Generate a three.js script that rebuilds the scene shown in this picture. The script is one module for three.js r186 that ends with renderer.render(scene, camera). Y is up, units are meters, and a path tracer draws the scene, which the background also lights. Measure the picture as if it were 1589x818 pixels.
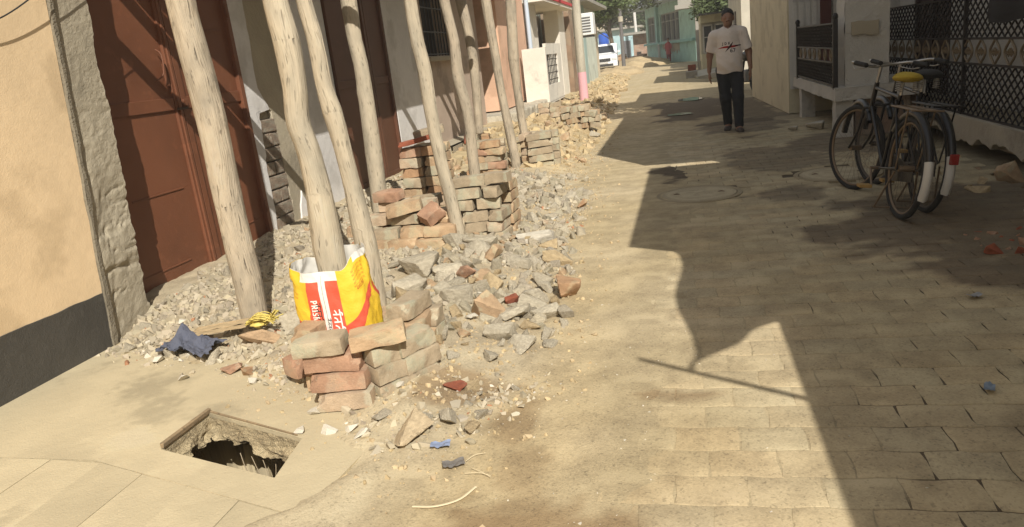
import * as THREE from 'three';
import { mergeGeometries, toCreasedNormals, mergeVertices } from 'three/addons/utils/BufferGeometryUtils.js';
import { ConvexGeometry } from 'three/addons/geometries/ConvexGeometry.js';
import { RoundedBoxGeometry } from 'three/addons/geometries/RoundedBoxGeometry.js';

// ---------- camera, sky, sun, exposure ----------
const scene = new THREE.Scene();
const camera = new THREE.PerspectiveCamera(39.16, 1024 / 527, 0.05, 900);
camera.position.set(0, 1.38, 0);
camera.up.set(0.0539, 0.9584, -0.2803);
camera.lookAt(-0.23192, 1.38 - 0.26101, -0.93706);

const SUN = new THREE.Vector3(0.4657, 0.839, 0.8849).normalize();
function makeSky() {
  const w = 256, h = 128, d = new Float32Array(w * h * 4);
  for (let j = 0; j < h; j++) {
    const el = ((j + 0.5) / h - 0.5) * Math.PI;
    for (let i = 0; i < w; i++) {
      const az = ((i + 0.5) / w - 0.5) * 2 * Math.PI;
      const dx = Math.cos(el) * Math.cos(az), dy = Math.sin(el), dz = Math.cos(el) * Math.sin(az);
      const c = Math.max(0, dx * SUN.x + dy * SUN.y + dz * SUN.z);
      const t = Math.pow(1 - Math.max(0, dy), 3.0);
      const glow = 0.35 * Math.pow(c, 6);
      const o = (j * w + i) * 4;
      d[o] = 0.41 + 0.40 * t + glow; d[o + 1] = 0.435 + 0.36 * t + glow * 0.95; d[o + 2] = 0.48 + 0.24 * t + glow * 0.85; d[o + 3] = 1;
      if (dy < 0) { d[o] = 0.35; d[o + 1] = 0.30; d[o + 2] = 0.22; }
    }
  }
  const t = new THREE.DataTexture(d, w, h, THREE.RGBAFormat, THREE.FloatType);
  t.mapping = THREE.EquirectangularReflectionMapping; t.magFilter = THREE.LinearFilter; t.minFilter = THREE.LinearFilter;
  t.needsUpdate = true; return t;
}
scene.background = makeSky();
scene.environment = scene.background;
scene.backgroundIntensity = 0.78; scene.environmentIntensity = 0.78;

const sun = new THREE.DirectionalLight(new THREE.Color().setRGB(1.0, 0.955, 0.87), 4.4);
sun.position.copy(SUN).multiplyScalar(60).add(new THREE.Vector3(0, 0, -12));
sun.target.position.set(0, 0, -12);
sun.castShadow = true; sun.shadow.radius = 0.55; sun.shadow.mapSize.set(4096, 4096);
Object.assign(sun.shadow.camera, { left: -30, right: 30, top: 40, bottom: -40, near: 1, far: 160 });
scene.add(sun, sun.target);

const renderer = new THREE.WebGLRenderer({ antialias: true });
renderer.setSize(1024, 527);
renderer.toneMapping = THREE.LinearToneMapping;
renderer.toneMappingExposure = 1.30;
renderer.shadowMap.enabled = true;

scene.fog = new THREE.FogExp2(new THREE.Color().setRGB(0.80, 0.77, 0.70), 0.0022);

// ---------- helpers ----------
function rngOf(seed) { let a = seed >>> 0; return () => { a = (a + 0x6D2B79F5) | 0; let t = Math.imul(a ^ (a >>> 15), 1 | a); t = (t + Math.imul(t ^ (t >>> 7), 61 | t)) ^ t; return ((t ^ (t >>> 14)) >>> 0) / 4294967296; }; }
const hash3 = (x, y, z) => { let h = Math.imul(x, 374761393) ^ Math.imul(y, 668265263) ^ Math.imul(z, 2147483647 ^ 1274126177); h = Math.imul(h ^ (h >>> 13), 1274126177); h ^= h >>> 16; return (h >>> 0) / 4294967296; };
const fade = t => t * t * (3 - 2 * t);
function noise3(x, y, z) {
  const xi = Math.floor(x), yi = Math.floor(y), zi = Math.floor(z), u = fade(x - xi), v = fade(y - yi), w = fade(z - zi);
  const L = (a, b, t) => a + (b - a) * t;
  return L(L(L(hash3(xi, yi, zi), hash3(xi + 1, yi, zi), u), L(hash3(xi, yi + 1, zi), hash3(xi + 1, yi + 1, zi), u), v),
    L(L(hash3(xi, yi, zi + 1), hash3(xi + 1, yi, zi + 1), u), L(hash3(xi, yi + 1, zi + 1), hash3(xi + 1, yi + 1, zi + 1), u), v), w) * 2 - 1;
}
function fbm(x, y, z = 0, o = 4) { let a = 0.5, s = 0; for (let i = 0; i < o; i++) { s += a * noise3(x, y, z + i * 17.3); x *= 2.03; y *= 2.03; z *= 2.03; a *= 0.5; } return s; }
const clamp = (v, a = 0, b = 1) => Math.min(b, Math.max(a, v));
const sstep = (a, b, v) => { const t = clamp((v - a) / (b - a)); return t * t * (3 - 2 * t); };
const lerp = (a, b, t) => a + (b - a) * t;
function pl(pts, v) { if (v >= pts[0][0]) return pts[0][1]; for (let i = 1; i < pts.length; i++) if (v >= pts[i][0]) { const [a, b] = pts[i - 1], [c, d] = pts[i]; return lerp(b, d, (v - a) / (c - a)); } return pts[pts.length - 1][1]; }

const taken = {};
function numbered(n) { const k = taken[n] = (taken[n] ?? -1) + 1; return k ? `${n}_${String(k).padStart(3, '0')}` : n; }
function M(name, geo, mat, parent) { const m = new THREE.Mesh(geo, mat); m.name = parent ? name : numbered(name); m.castShadow = m.receiveShadow = true; (parent || scene).add(m); return m; }
function tag(o, label, category, group) { o.userData.label = label; o.userData.category = category; if (group) o.userData.group = group; return o; }
function thing(name, label, category, p = [0, 0, 0], turn = 0, group) { const g = new THREE.Group(); g.name = numbered(name); g.position.set(...p); g.rotation.y = turn; scene.add(g); return tag(g, label, category, group); }
function struct(name, geo, mat) { const m = M(name, geo, mat); m.userData.kind = 'structure'; return m; }
function copyThing(o, p, turn, label) { const c = o.clone(); c.name = numbered(o.name.replace(/_\d\d\d$/, '')); scene.add(c); c.position.set(...p); c.rotation.y = turn; c.userData = { ...o.userData }; if (label) c.userData.label = label; return c; }

const box = (x0, x1, y0, y1, z0, z1) => { const g = new THREE.BoxGeometry(Math.abs(x1 - x0), Math.abs(y1 - y0), Math.abs(z1 - z0)); uvBox(g); g.translate((x0 + x1) / 2, (y0 + y1) / 2, (z0 + z1) / 2); return g; };
function uvBox(g) { // uv in metres by face direction
  const p = g.attributes.position, n = g.attributes.normal, u = new Float32Array(p.count * 2);
  for (let i = 0; i < p.count; i++) { const ax = Math.abs(n.getX(i)), ay = Math.abs(n.getY(i)), az = Math.abs(n.getZ(i)); if (ax > ay && ax > az) { u[2 * i] = p.getZ(i); u[2 * i + 1] = p.getY(i); } else if (ay > az) { u[2 * i] = p.getX(i); u[2 * i + 1] = p.getZ(i); } else { u[2 * i] = p.getX(i); u[2 * i + 1] = p.getY(i); } }
  g.setAttribute('uv', new THREE.BufferAttribute(u, 2)); return g;
}
function rbox(x0, x1, y0, y1, z0, z1, r = 0.01) { const g = new RoundedBoxGeometry(Math.abs(x1 - x0), Math.abs(y1 - y0), Math.abs(z1 - z0), 2, r); uvBox(g); g.translate((x0 + x1) / 2, (y0 + y1) / 2, (z0 + z1) / 2); return g; }
function bar(a, b, r, seg = 6, r2 = r) { const A = new THREE.Vector3(...a), B = new THREE.Vector3(...b), l = A.distanceTo(B); const g = new THREE.CylinderGeometry(r2, r, l, seg); g.translate(0, l / 2, 0); g.applyQuaternion(new THREE.Quaternion().setFromUnitVectors(new THREE.Vector3(0, 1, 0), B.clone().sub(A).normalize())); g.translate(A.x, A.y, A.z); return g; }
function tube(pts, r, seg = 24, rad = 6, closed = false) { return new THREE.TubeGeometry(new THREE.CatmullRomCurve3(pts.map(p => new THREE.Vector3(...p)), closed), seg, r, rad, closed); }
const merge = gs => mergeGeometries(gs.map(g => { const q = g.index ? g.toNonIndexed() : g; for (const k of Object.keys(q.attributes)) if (!['position', 'normal', 'uv'].includes(k)) q.deleteAttribute(k); return q; }));
function roughen(g, amp, freq, seed = 0) { const p = g.attributes.position, n = g.attributes.normal; for (let i = 0; i < p.count; i++) { const x = p.getX(i), y = p.getY(i), z = p.getZ(i), d = amp * fbm(x * freq + seed, y * freq, z * freq + seed * 1.7, 3) * 2; p.setXYZ(i, x + n.getX(i) * d, y + n.getY(i) * d, z + n.getZ(i) * d); } g.computeVertexNormals(); return g; }
// a sheet of plaster in the facade plane: outline in (z, y), thickness t, front face at x
function sheet(outline, x, t, bev = 0.004) { const s = new THREE.Shape(outline.map(([z, y]) => new THREE.Vector2(-z, y))); const g = new THREE.ExtrudeGeometry(s, { depth: t - 2 * bev, bevelEnabled: true, bevelThickness: bev, bevelSize: bev, bevelSegments: 1 }); g.rotateY(Math.PI / 2); g.translate(x - t + bev, 0, 0); return uvBox(g); }
function ragged(a, b, n, amp, seed) { const out = [], dz = b[0] - a[0], dy = b[1] - a[1], l = Math.hypot(dz, dy); for (let i = 0; i <= n; i++) { const t = i / n, k = (i === 0 || i === n) ? 0 : amp * (fbm(t * l * 9 + seed, seed * 3.1, 0, 3) * 1.8); out.push([a[0] + dz * t - dy / l * k, a[1] + dy * t + dz / l * k]); } return out; }

// ---------- textures ----------
function tex(size, fn, srgb = false, rep = 1) { const d = new Uint8Array(size * size * 4); for (let j = 0; j < size; j++) for (let i = 0; i < size; i++) { const c = fn(i / size, j / size), o = (j * size + i) * 4; d[o] = clamp(c[0]) * 255; d[o + 1] = clamp(c[1]) * 255; d[o + 2] = clamp(c[2]) * 255; d[o + 3] = 255; } const t = new THREE.DataTexture(d, size, size, THREE.RGBAFormat); t.wrapS = t.wrapT = THREE.RepeatWrapping; t.magFilter = THREE.LinearFilter; t.minFilter = THREE.LinearMipmapLinearFilter; t.generateMipmaps = true; t.repeat.set(rep, rep); if (srgb) t.colorSpace = THREE.SRGBColorSpace; t.needsUpdate = true; return t; }
function tfbm(u, v, f, o = 4, s = 0) { // tileable
  let a = 0.5, r = 0, per = f; for (let k = 0; k < o; k++) { const x = u * per, y = v * per, xi = Math.floor(x), yi = Math.floor(y), fx = fade(x - xi), fy = fade(y - yi); const H = (i, j) => hash3(((xi + i) % per + per) % per, ((yi + j) % per + per) % per, s + k * 31); r += a * (lerp(lerp(H(0, 0), H(1, 0), fx), lerp(H(0, 1), H(1, 1), fx), fy) * 2 - 1); per *= 2; a *= 0.5; } return r; }
const grey = v => [v, v, v];
const T = {
  grain: tex(512, (u, v) => { const n = tfbm(u, v, 8, 6, 1), s = tfbm(u, v, 128, 2, 5); const sp = sstep(0.28, 0.42, tfbm(u, v, 96, 2, 15)); const k = 0.88 + n * 0.26 + s * 0.18 - sp * 0.22; return [k, k * (0.99 + n * 0.02), k * (0.97 + n * 0.03)]; }),
  grainBump: tex(512, (u, v) => grey(0.5 + tfbm(u, v, 16, 5, 9) * 0.55 + tfbm(u, v, 128, 2, 3) * 0.35)),
  plaster: tex(512, (u, v) => { const n = tfbm(u, v, 4, 6, 21), s = tfbm(u, v, 64, 3, 25); const st = sstep(0.1, 0.4, tfbm(u, v, 6, 5, 29)), c = sstep(0.012, 0.0, Math.abs(tfbm(u, v, 3, 5, 33))) * sstep(0, 0.2, tfbm(u, v, 2, 2, 37)); const k = 0.93 + n * 0.12 + s * 0.05 - st * 0.16 - c * 0.2; return [k, k * (0.995 - st * 0.01), k * (0.985 - st * 0.03)]; }),
  stained: tex(512, (u, v) => { const n = tfbm(u, v, 5, 6, 41), d = sstep(0.05, 0.35, tfbm(u * 1, v, 3, 5, 47) + 0.15 * tfbm(u, v, 48, 3, 11)); const lm = sstep(0.12, 0.42, tfbm(u, v, 4, 5, 53)); const k = 0.90 + n * 0.16 - d * 0.24 + lm * 0.10; return [k, k * 0.985, k * 0.95]; }),
  wood: tex(512, (u, v) => { const w = tfbm(u, v, 4, 3, 61) * 0.06; const g = tfbm(u + w, v * 1, 32, 3, 63), fine = tfbm((u + w), v * 0.125, 128, 2, 64), crack = sstep(0.36, 0.52, tfbm(u + w, v * 0.25, 48, 3, 67)); const p = tfbm(u, v, 6, 4, 69); const fl = sstep(0.34, 0.5, tfbm(u + w, v * 0.5, 40, 3, 75)); const k = 0.92 + fine * 0.10 + p * 0.30 - crack * 0.34 - fl * 0.30 + g * 0.07; return [k, k * (0.98 - p * 0.03), k * (0.95 - p * 0.06)]; }),
  woodBump: tex(512, (u, v) => { const w = tfbm(u, v, 4, 3, 61) * 0.06; return grey(0.6 + tfbm(u + w, v * 0.125, 128, 2, 64) * 0.3 + tfbm(u, v, 12, 4, 71) * 0.35 - sstep(0.42, 0.62, tfbm(u + w, v * 0.25, 48, 3, 67)) * 0.5); }),
  paint: tex(512, (u, v) => { const n = tfbm(u, v, 4, 5, 81), s = sstep(0.30, 0.55, tfbm(u, v, 24, 4, 83)); const k = 0.9 + n * 0.22; return [k + s * 0.30, k + s * 0.36, k + s * 0.42]; }),
  brick: tex(256, (u, v) => { const n = tfbm(u, v, 4, 5, 91), d = sstep(0.02, 0.32, tfbm(u, v, 3, 5, 93)), s = tfbm(u, v, 64, 2, 95); const k = 0.85 + n * 0.3 + s * 0.12; return [k * lerp(0.98, 1.1, d), k * lerp(0.93, 1.22, d), k * lerp(0.9, 1.26, d)]; }),
};
const mats = {};
function mat(key, rgb, o = {}) { if (mats[key]) return mats[key]; const m = new THREE.MeshStandardMaterial({ roughness: 0.92, metalness: 0, ...o }); m.color.setRGB(...rgb); m.name = key; return mats[key] = m; }
const rep = (t, a, b = a) => { const c = t.clone(); c.repeat.set(a, b); c.needsUpdate = true; return c; };
const tGrain2 = rep(T.grain, 1.3), tBump2 = rep(T.grainBump, 1.3), tPl = rep(T.plaster, 0.45), tSt = rep(T.stained, 0.5), tPaint = rep(T.paint, 0.7), tBumpF = rep(T.grainBump, 2.6);
// ---------- ground ----------
const PIT = [[-2.17, -2.36], [-2.16, -2.68], [-1.57, -2.45], [-1.53, -2.16]];
const PITX = [[-2.26, -2.30], [-2.26, -2.98], [-1.60, -2.71], [-1.46, -2.10]]; // room below the slab for the washed-out earth
function inPoly(x, z, P, grow = 0) { // convex, signed by edge distance
  let d = 1e9; const cx = P.reduce((s, p) => s + p[0], 0) / P.length, cz = P.reduce((s, p) => s + p[1], 0) / P.length;
  for (let i = 0; i < P.length; i++) { const [ax, az] = P[i], [bx, bz] = P[(i + 1) % P.length]; const ex = bx - ax, ez = bz - az, l = Math.hypot(ex, ez); let s = (ex * (z - az) - ez * (x - ax)) / l; const sc = (ex * (cz - az) - ez * (cx - ax)) / l; if (sc < 0) s = -s; d = Math.min(d, s); } return d + grow; }
const XB = [[2, -0.95], [-2.0, -1.0], [-2.6, -0.82], [-3.2, -0.62], [-3.9, -0.66], [-5, -0.85], [-7.1, -0.95], [-8.5, -1.1], [-10, -1.25], [-14, -1.35], [-20, -1.6], [-40, -2.4], [-60, -3.5]];
const ZB = [[0, -2.15], [-0.9, -2.2], [-1.3, -2.45], [-1.6, -2.78], [-2.0, -3.02], [-2.5, -3.18], [-3.0, -3.36], [-3.42, -3.55], [-5, -4]];
function rubDist(x, z) { return Math.min(pl(XB, z) + 0.14 * fbm(z * 1.1, 3.3) - x, pl(ZB, x) + 0.1 * fbm(x * 2.1, 8.8) - z); }
function dust(x, z) { // cover of loose sand over the road, about -1..1
  return sstep(0.34, -0.38, x + 0.5 * fbm(x * 1.3, z * 0.9, 4) + 0.2 * fbm(x * 5, z * 5, 24, 3) - 0.1 * Math.sin(z * 0.7) + 0.05); }
const dusty = (x, z) => sstep(1.25, -0.15, x + 0.5 * fbm(x * 1.1, z * 0.8, 14)); // film of dust on the blocks, thinning away from the sand
function gh(x, z) {
  if (inPoly(x, z, PITX, 0) > 0) return -1.05;
  const d = rubDist(x, z); let h = -0.012;
  // road joints level / loose sand above the paving
  const roadside = dust(x, z);
  h = lerp(-0.0036, 0.006, roadside) + 0.003 * fbm(x * 5, z * 5, 1, 3) * (0.35 + 0.65 * roadside);
  h -= 0.005 * sstep(0.6, 1.5, x + 0.3 * fbm(x, z, 15)) * sstep(-1.0, -3.4, z) + 0.004 * sstep(-6.5, -7.6, z) * sstep(-0.3, 0.2, x);
  if (x < -1.15 && z > -3.0) { h = lerp(h + 0.012, z > -2.2 && x < -1.6 ? 0.0058 : -0.02, sstep(-1.30, -1.54, x + 0.3 * fbm(z * 2.2, x * 2.2, 9) + 0.16 * fbm(z * 9, x * 9, 19, 3))); }
  if (d > 0) { const k = sstep(0, 0.75, d); h += k * 0.09 + sstep(0, 0.15, d) * (0.028 * fbm(x * 3.4, z * 3.4, 6, 4) + 0.012 * fbm(x * 16, z * 16, 2, 2)) + 0.05 * sstep(-2.7, -3.6, x) * sstep(0, 0.5, d); if (z < -9) h += sstep(-9, -12, z) * k * (0.10 + 0.14 * fbm(x * 0.9, z * 0.9, 12, 3)); }
  if (x > 2.45 && z < -1) h -= 0.10 * sstep(2.45, 2.75, x) * sstep(-1, -1.5, z);
  if (z < -20) h += 0.03 * fbm(x * 0.4, z * 0.4, 2, 3);
  return h;
}
const C = { sand: [0.485, 0.385, 0.225], sandB: [0.54, 0.44, 0.28], grey: [0.46, 0.385, 0.265], damp: [0.235, 0.150, 0.072], mud: [0.066, 0.043, 0.026], joint: [0.33, 0.27, 0.165], paver: [0.44, 0.365, 0.225] };
const mix3 = (a, b, t) => [lerp(a[0], b[0], t), lerp(a[1], b[1], t), lerp(a[2], b[2], t)];
// wet mud in the drain-side half of the lane, with its own outlines
function wet(x, z) {
  let w = 0; const n = fbm(x * 1.7, z * 1.7, 31, 4), f = fbm(x * 7, z * 9, 33, 3);
  const blob = (cx, cz, rx, rz, k = 1) => { const q = 1 - Math.hypot((x - cx) / rx, (z - cz) / rz); w = Math.max(w, sstep(-0.02, 0.2, q + n * 0.75 + f * 0.3) * k); };
  blob(2.15, -5.3, 1.1, 1.6); blob(1.85, -4.75, 0.6, 0.6); blob(1.75, -4.3, 0.5, 0.42); blob(2.5, -3.6, 0.75, 1.1); blob(0.92, -6.75, 0.30, 0.42, 0.8); blob(1.0, -8.9, 0.55, 1.0, 0.75); blob(1.9, -9.6, 0.8, 1.0, 0.9); blob(0.95, -12.2, 0.6, 1.6, 0.8); blob(0.25, -16.5, 0.9, 2.6, 0.85); blob(1.3, -15.5, 0.5, 3, 0.6); blob(1.7, -3.05, 0.42, 0.13, 0.8); blob(1.15, -2.55, 0.13, 0.2, 0.45);
  return w;
}
function damp(x, z) { let w = 0; const n = fbm(x * 2.3, z * 2.3, 51, 4), f = fbm(x * 9, z * 9, 53, 3); const blob = (cx, cz, rx, rz, k) => { const q = 1 - Math.hypot((x - cx) / rx, (z - cz) / rz); w = Math.max(w, sstep(0, 0.34, q + n * 0.7 + f * 0.42) * k); };
  blob(-0.55, -1.8, 0.42, 0.3, 0.75); blob(-1.0, -2.85, 0.3, 0.22, 0.75); blob(-0.7, -2.6, 0.14, 0.3, 0.6); blob(-0.6, -2.25, 0.12, 0.2, 0.4); blob(-0.1, -2.82, 0.24, 0.07, 0.65); return w; }
// black-brown mud washed into the joints, in patches
function seep(x, z) { let w = 0; const n = fbm(x * 1.4, z * 1.4, 131, 4), f = fbm(x * 6, z * 6, 133, 3); for (const [cx, cz, rx, rz] of [[1.35, -2.9, 0.8, 0.8], [1.6, -4.1, 1.0, 1.1], [0.75, -7.9, 0.9, 1.0], [1.2, -9.4, 1.1, 1.6], [1.2, -2.0, 0.5, 0.35], [0.3, -8.6, 0.7, 0.5], [1.0, -5.4, 0.5, 0.6], [0.6, -3.9, 0.25, 0.3]]) w = Math.max(w, sstep(0.0, 0.16, 1 - Math.hypot((x - cx) / rx, (z - cz) / rz) + n * 0.9 + f * 0.4)); return w; }
function groundColor(x, z) {
  const d = rubDist(x, z); let c = mix3(C.sand, C.sandB, sstep(-0.3, 0.5, fbm(x * 1.2, z * 1.2, 61, 4)));
  c = mix3(C.joint, c, Math.max(dust(x, z), 0.7 * dusty(x, z)));
  if (d > -0.1) c = mix3(c, C.grey, sstep(-0.1, 0.25, d) * sstep(-9.2, -7.6, z) * 0.85);
  if (x < -0.8 && z > -3.2) c = mix3(c, [0.52, 0.44, 0.295], sstep(-0.65, -1.2, x + 0.3 * fbm(x * 2, z * 2, 23)) * 0.9);
  c = mix3(c, C.damp, damp(x, z)); c = mix3(c, C.mud, Math.max(wet(x, z), 0.85 * seep(x, z)));
  const k = 1 + 0.14 * fbm(x * 4, z * 4, 81, 4); return [c[0] * k, c[1] * k, c[2] * k];
}
{
  const xs = [-500, -200, -90, -45, -25, -14, -9, -7, -5.5, -4.6], zs = [300, 80, 30, 12, 6, 3, 1.5, 0.6];
  for (let x = -4.2; x < 3.6; x += 0.036) xs.push(x); xs.push(3.8, 4.2, 5, 6.5, 9, 14, 25, 45, 90, 200, 500);
  let z = 0, s = 0.05; while (z > -90) { zs.push(z); s = z > -1.4 ? 0.06 : z > -6.5 ? 0.034 : Math.min(2.5, s * 1.018); z -= s; } zs.push(-110, -150, -220, -350, -600);
  const nx = xs.length, nz = zs.length, P = new Float32Array(nx * nz * 3), K = new Float32Array(nx * nz * 3), U = new Float32Array(nx * nz * 2), I = [];
  for (let j = 0; j < nz; j++) for (let i = 0; i < nx; i++) { const o = j * nx + i, x = xs[i], zz = zs[j]; P[3 * o] = x; P[3 * o + 1] = gh(x, zz); P[3 * o + 2] = zz; const c = groundColor(x, zz); K[3 * o] = c[0]; K[3 * o + 1] = c[1]; K[3 * o + 2] = c[2]; U[2 * o] = x; U[2 * o + 1] = zz; if (i && j) I.push(o - nx - 1, o - nx, o, o - nx - 1, o, o - 1); }
  const g = new THREE.BufferGeometry(); g.setAttribute('position', new THREE.BufferAttribute(P, 3)); g.setAttribute('color', new THREE.BufferAttribute(K, 3)); g.setAttribute('uv', new THREE.BufferAttribute(U, 2)); g.setIndex(I); g.computeVertexNormals();
  if (g.attributes.normal.getY(100) < 0) { const ix = g.index.array; for (let i = 0; i < ix.length; i += 3) { const t = ix[i]; ix[i] = ix[i + 1]; ix[i + 1] = t; } g.computeVertexNormals(); }
  struct('ground', g, mat('sandy_earth', [1, 1, 1], { vertexColors: true, map: tGrain2, bumpMap: tBumpF, bumpScale: 0.0022, roughness: 0.96 }));
}
// ---------- block paving of the lane ----------
const paving = new THREE.Group(); paving.name = 'block_paving'; paving.userData.kind = 'structure'; scene.add(paving);
{
  const L = 0.226, W = 0.165, R = rngOf(77), list = [];
  const wave = x => 0.007 * (Math.abs(((x / L) % 1 + 1) % 1 * 4 - 2) - 1);
  const mhs = [[0.125, -7.0, 0.385], [1.42, -7.5, 0.385]];
  for (let r = 0, z = -1.15; z > -12.6; r++, z -= W) for (let k = -3; k < 12; k++) { const x = k * L + (r % 2) * L / 2 + 0.03; if (x > 2.6 || mhs.some(m => Math.hypot(x - m[0], (z - m[1])) < m[2] + 0.05)) continue; list.push([x, z, R(), R(), R()]); }
  function paver([x, z, a, b, c]) {
    const hx = L / 2 - 0.0018, hz = W / 2 - 0.0028, nx = 6, nz = 5, pos = [], col = [], uv = [], idx = [];
    const tx = (a - 0.5) * 0.010, tz = (b - 0.5) * 0.010, dy = (c - 0.5) * 0.0025 - (x > 0.9 ? 0 : 0.001), k = 0.96 + 0.08 * a, warm = (b - 0.5) * 0.05, yaw = (c - 0.5) * 0.016;
    for (let j = 0; j <= nz; j++) for (let i = 0; i <= nx; i++) {
      const ei = i === 0 || i === nx, ej = j === 0 || j === nz, edge = ei || ej; let u = -1 + 2 * clamp((i - 1) / (nx - 2)), v = -1 + 2 * clamp((j - 1) / (nz - 2));
      if (i > 0 && i < nx) u *= 0.982; if (j > 0 && j < nz) v *= 0.975;
      let lx = u * hx, lz = v * hz; lz += wave(x + lx) * (1); lx += 0.004 * Math.sin(v * 3 + a * 6); lz += 0.0; const px = x + lx - yaw * lz, pz = z + lz + yaw * lx;
      const py = dy + tx * lx + tz * lz + (edge ? -0.0055 : 0.0012 * fbm(px * 14, pz * 14, 3, 2)); pos.push(px, py, pz);
      let cc = mix3(C.paver, mix3(C.sand, C.sandB, sstep(-0.3, 0.5, fbm(px * 1.2, pz * 1.2, 61, 4))), 0.25 + 0.75 * dusty(px, pz)); const w = wet(px, pz), dm = damp(px, pz); cc = mix3(cc, C.damp, dm); cc = mix3(cc, [0.105, 0.072, 0.044], w * 0.78);
      const st = 0.86 + 0.18 * fbm(px * 6, pz * 6, 85, 3) + 0.1; col.push(cc[0] * k * st * (1 + warm), cc[1] * k * st, cc[2] * k * st * (1 - warm)); uv.push(px, pz);
    }
    for (let j = 0; j < nz; j++) for (let i = 0; i < nx; i++) { const o = j * (nx + 1) + i; idx.push(o, o + nx + 1, o + 1, o + 1, o + nx + 1, o + nx + 2); }
    const g = new THREE.BufferGeometry(); g.setAttribute('position', new THREE.Float32BufferAttribute(pos, 3)); g.setAttribute('color', new THREE.Float32BufferAttribute(col, 3)); g.setAttribute('uv', new THREE.Float32BufferAttribute(uv, 2)); g.setIndex(idx); g.computeVertexNormals();
    if (g.attributes.normal.getY(10) < 0) { const ix = g.index.array; for (let i = 0; i < ix.length; i += 3) { const t = ix[i]; ix[i] = ix[i + 1]; ix[i + 1] = t; } g.computeVertexNormals(); }
    return g;
  }
  const pm = mat('paver_concrete', [1, 1, 1], { vertexColors: true, map: tGrain2, bumpMap: tBumpF, bumpScale: 0.0015, roughness: 0.88 });
  // the 300 that show largest are parts of their own
  const shown = list.filter(p => p[0] > -0.35 && p[1] < -1.7 && p[0] < 0.05 - p[1] * 0.5).slice(0, 300), set = new Set(shown);
  for (const p of shown) M('paver', paver(p), pm, paving);
  const rest = mergeGeometries(list.filter(p => !set.has(p)).map(paver)); const rm = M('paver_field', rest, pm, paving); rm.userData.kind = 'stuff'; rm.userData.label = 'small block pavers farther along the lane'; 
}
for (const [x, z, lb] of [[0.125, -7.0, 'round concrete manhole cover flush with the paving, on the open lane'], [1.42, -7.5, 'round concrete manhole cover beside the bicycle front wheel']]) {
  const t = thing('manhole_cover', lb, 'manhole', [x, 0.0, z]);
  const rim = new THREE.RingGeometry(0.352, 0.392, 48); rim.rotateX(-Math.PI / 2); 
  M('rim', new THREE.LatheGeometry([[0.349, -0.03], [0.349, 0.002], [0.353, 0.006], [0.388, 0.006], [0.393, 0.001], [0.393, -0.03]].map(p => new THREE.Vector2(...p)), 56), mat('cover_rim', [0.40, 0.33, 0.21], { map: tGrain2, bumpMap: tBumpF, bumpScale: 0.003 }), t);
  M('lid', new THREE.LatheGeometry([[0.0, 0.012], [0.2, 0.0105], [0.335, 0.007], [0.343, 0.003], [0.344, -0.03]].map(p => new THREE.Vector2(...p)), 56), mat('cover_lid', [0.47, 0.395, 0.26], { map: tGrain2, bumpMap: tBumpF, bumpScale: 0.003 }), t);
  for (const s of [-1, 1]) M('lifting_eye', tube([[s * 0.2 - 0.03, 0.008, 0], [s * 0.2, 0.016, 0], [s * 0.2 + 0.03, 0.008, 0]], 0.005, 8, 5), mat('rusty_iron', [0.12, 0.07, 0.04], { roughness: 0.8 }), t);
}
// ---------- concrete apron with the open pit ----------
const apron = new THREE.Group(); apron.name = 'concrete_pavement'; apron.userData.kind = 'structure'; scene.add(apron);
{
  const am = mat('apron_concrete', [0.515, 0.44, 0.295], { map: rep(T.stained, 0.62), bumpMap: tBump2, bumpScale: 0.0022, roughness: 0.9 });
  const slab = (P, hole, seed) => { const s = new THREE.Shape(P.map(p => new THREE.Vector2(p[0], -p[1]))); if (hole) s.holes.push(new THREE.Path(hole.map(p => new THREE.Vector2(p[0], -p[1])))); const g = new THREE.ExtrudeGeometry(s, { depth: 0.05, bevelEnabled: true, bevelThickness: 0.0012, bevelSize: -0.001, bevelSegments: 1, bevelOffset: 0 }); g.rotateX(-Math.PI / 2); g.translate(0, -0.043, 0); const uv = g.attributes.uv, p = g.attributes.position; for (let i = 0; i < uv.count; i++) uv.setXY(i, p.getX(i) + seed, p.getZ(i) + p.getY(i)); return g; };
  // back field: one cast slab round the pit
  M('slab', slab([[-3.42, -2.30], [-2.42, -2.27], [-1.3, -1.93], [-1.22, -2.6], [-1.5, -3.3], [-3.42, -4.2]], PIT, 0), am, apron);
  const R = rngOf(5); const fz = x => lerp(-2.30, -2.27, clamp((x + 3.42) / 1)) + (x > -2.42 ? (x + 2.42) * 0.304 : 0);
  for (let x = -3.42, k = 0; x < -1.35; x += 0.262, k++) { const x1 = Math.min(x + 0.2608, -1.3); let z1 = 0.9; let zn = 0; for (let z = null; zn < 3; zn++) { const a0 = zn === 0 ? [fz(x) + 0.005, fz(x1) + 0.005] : [-1.55 + (zn - 1) * 1.2 + (k % 2) * 0.2 + 0.005, -1.55 + (zn - 1) * 1.2 + (k % 2) * 0.2 + 0.005], a1 = -1.55 + zn * 1.2 + (k % 2) * 0.2; const m = M('slab', slab([[x, a1], [x1, a1], [x1, a0[1]], [x, a0[0]]], null, k * 0.37 + zn), am, apron); m.position.y = (R() - 0.5) * 0.003; } }
}
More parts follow.
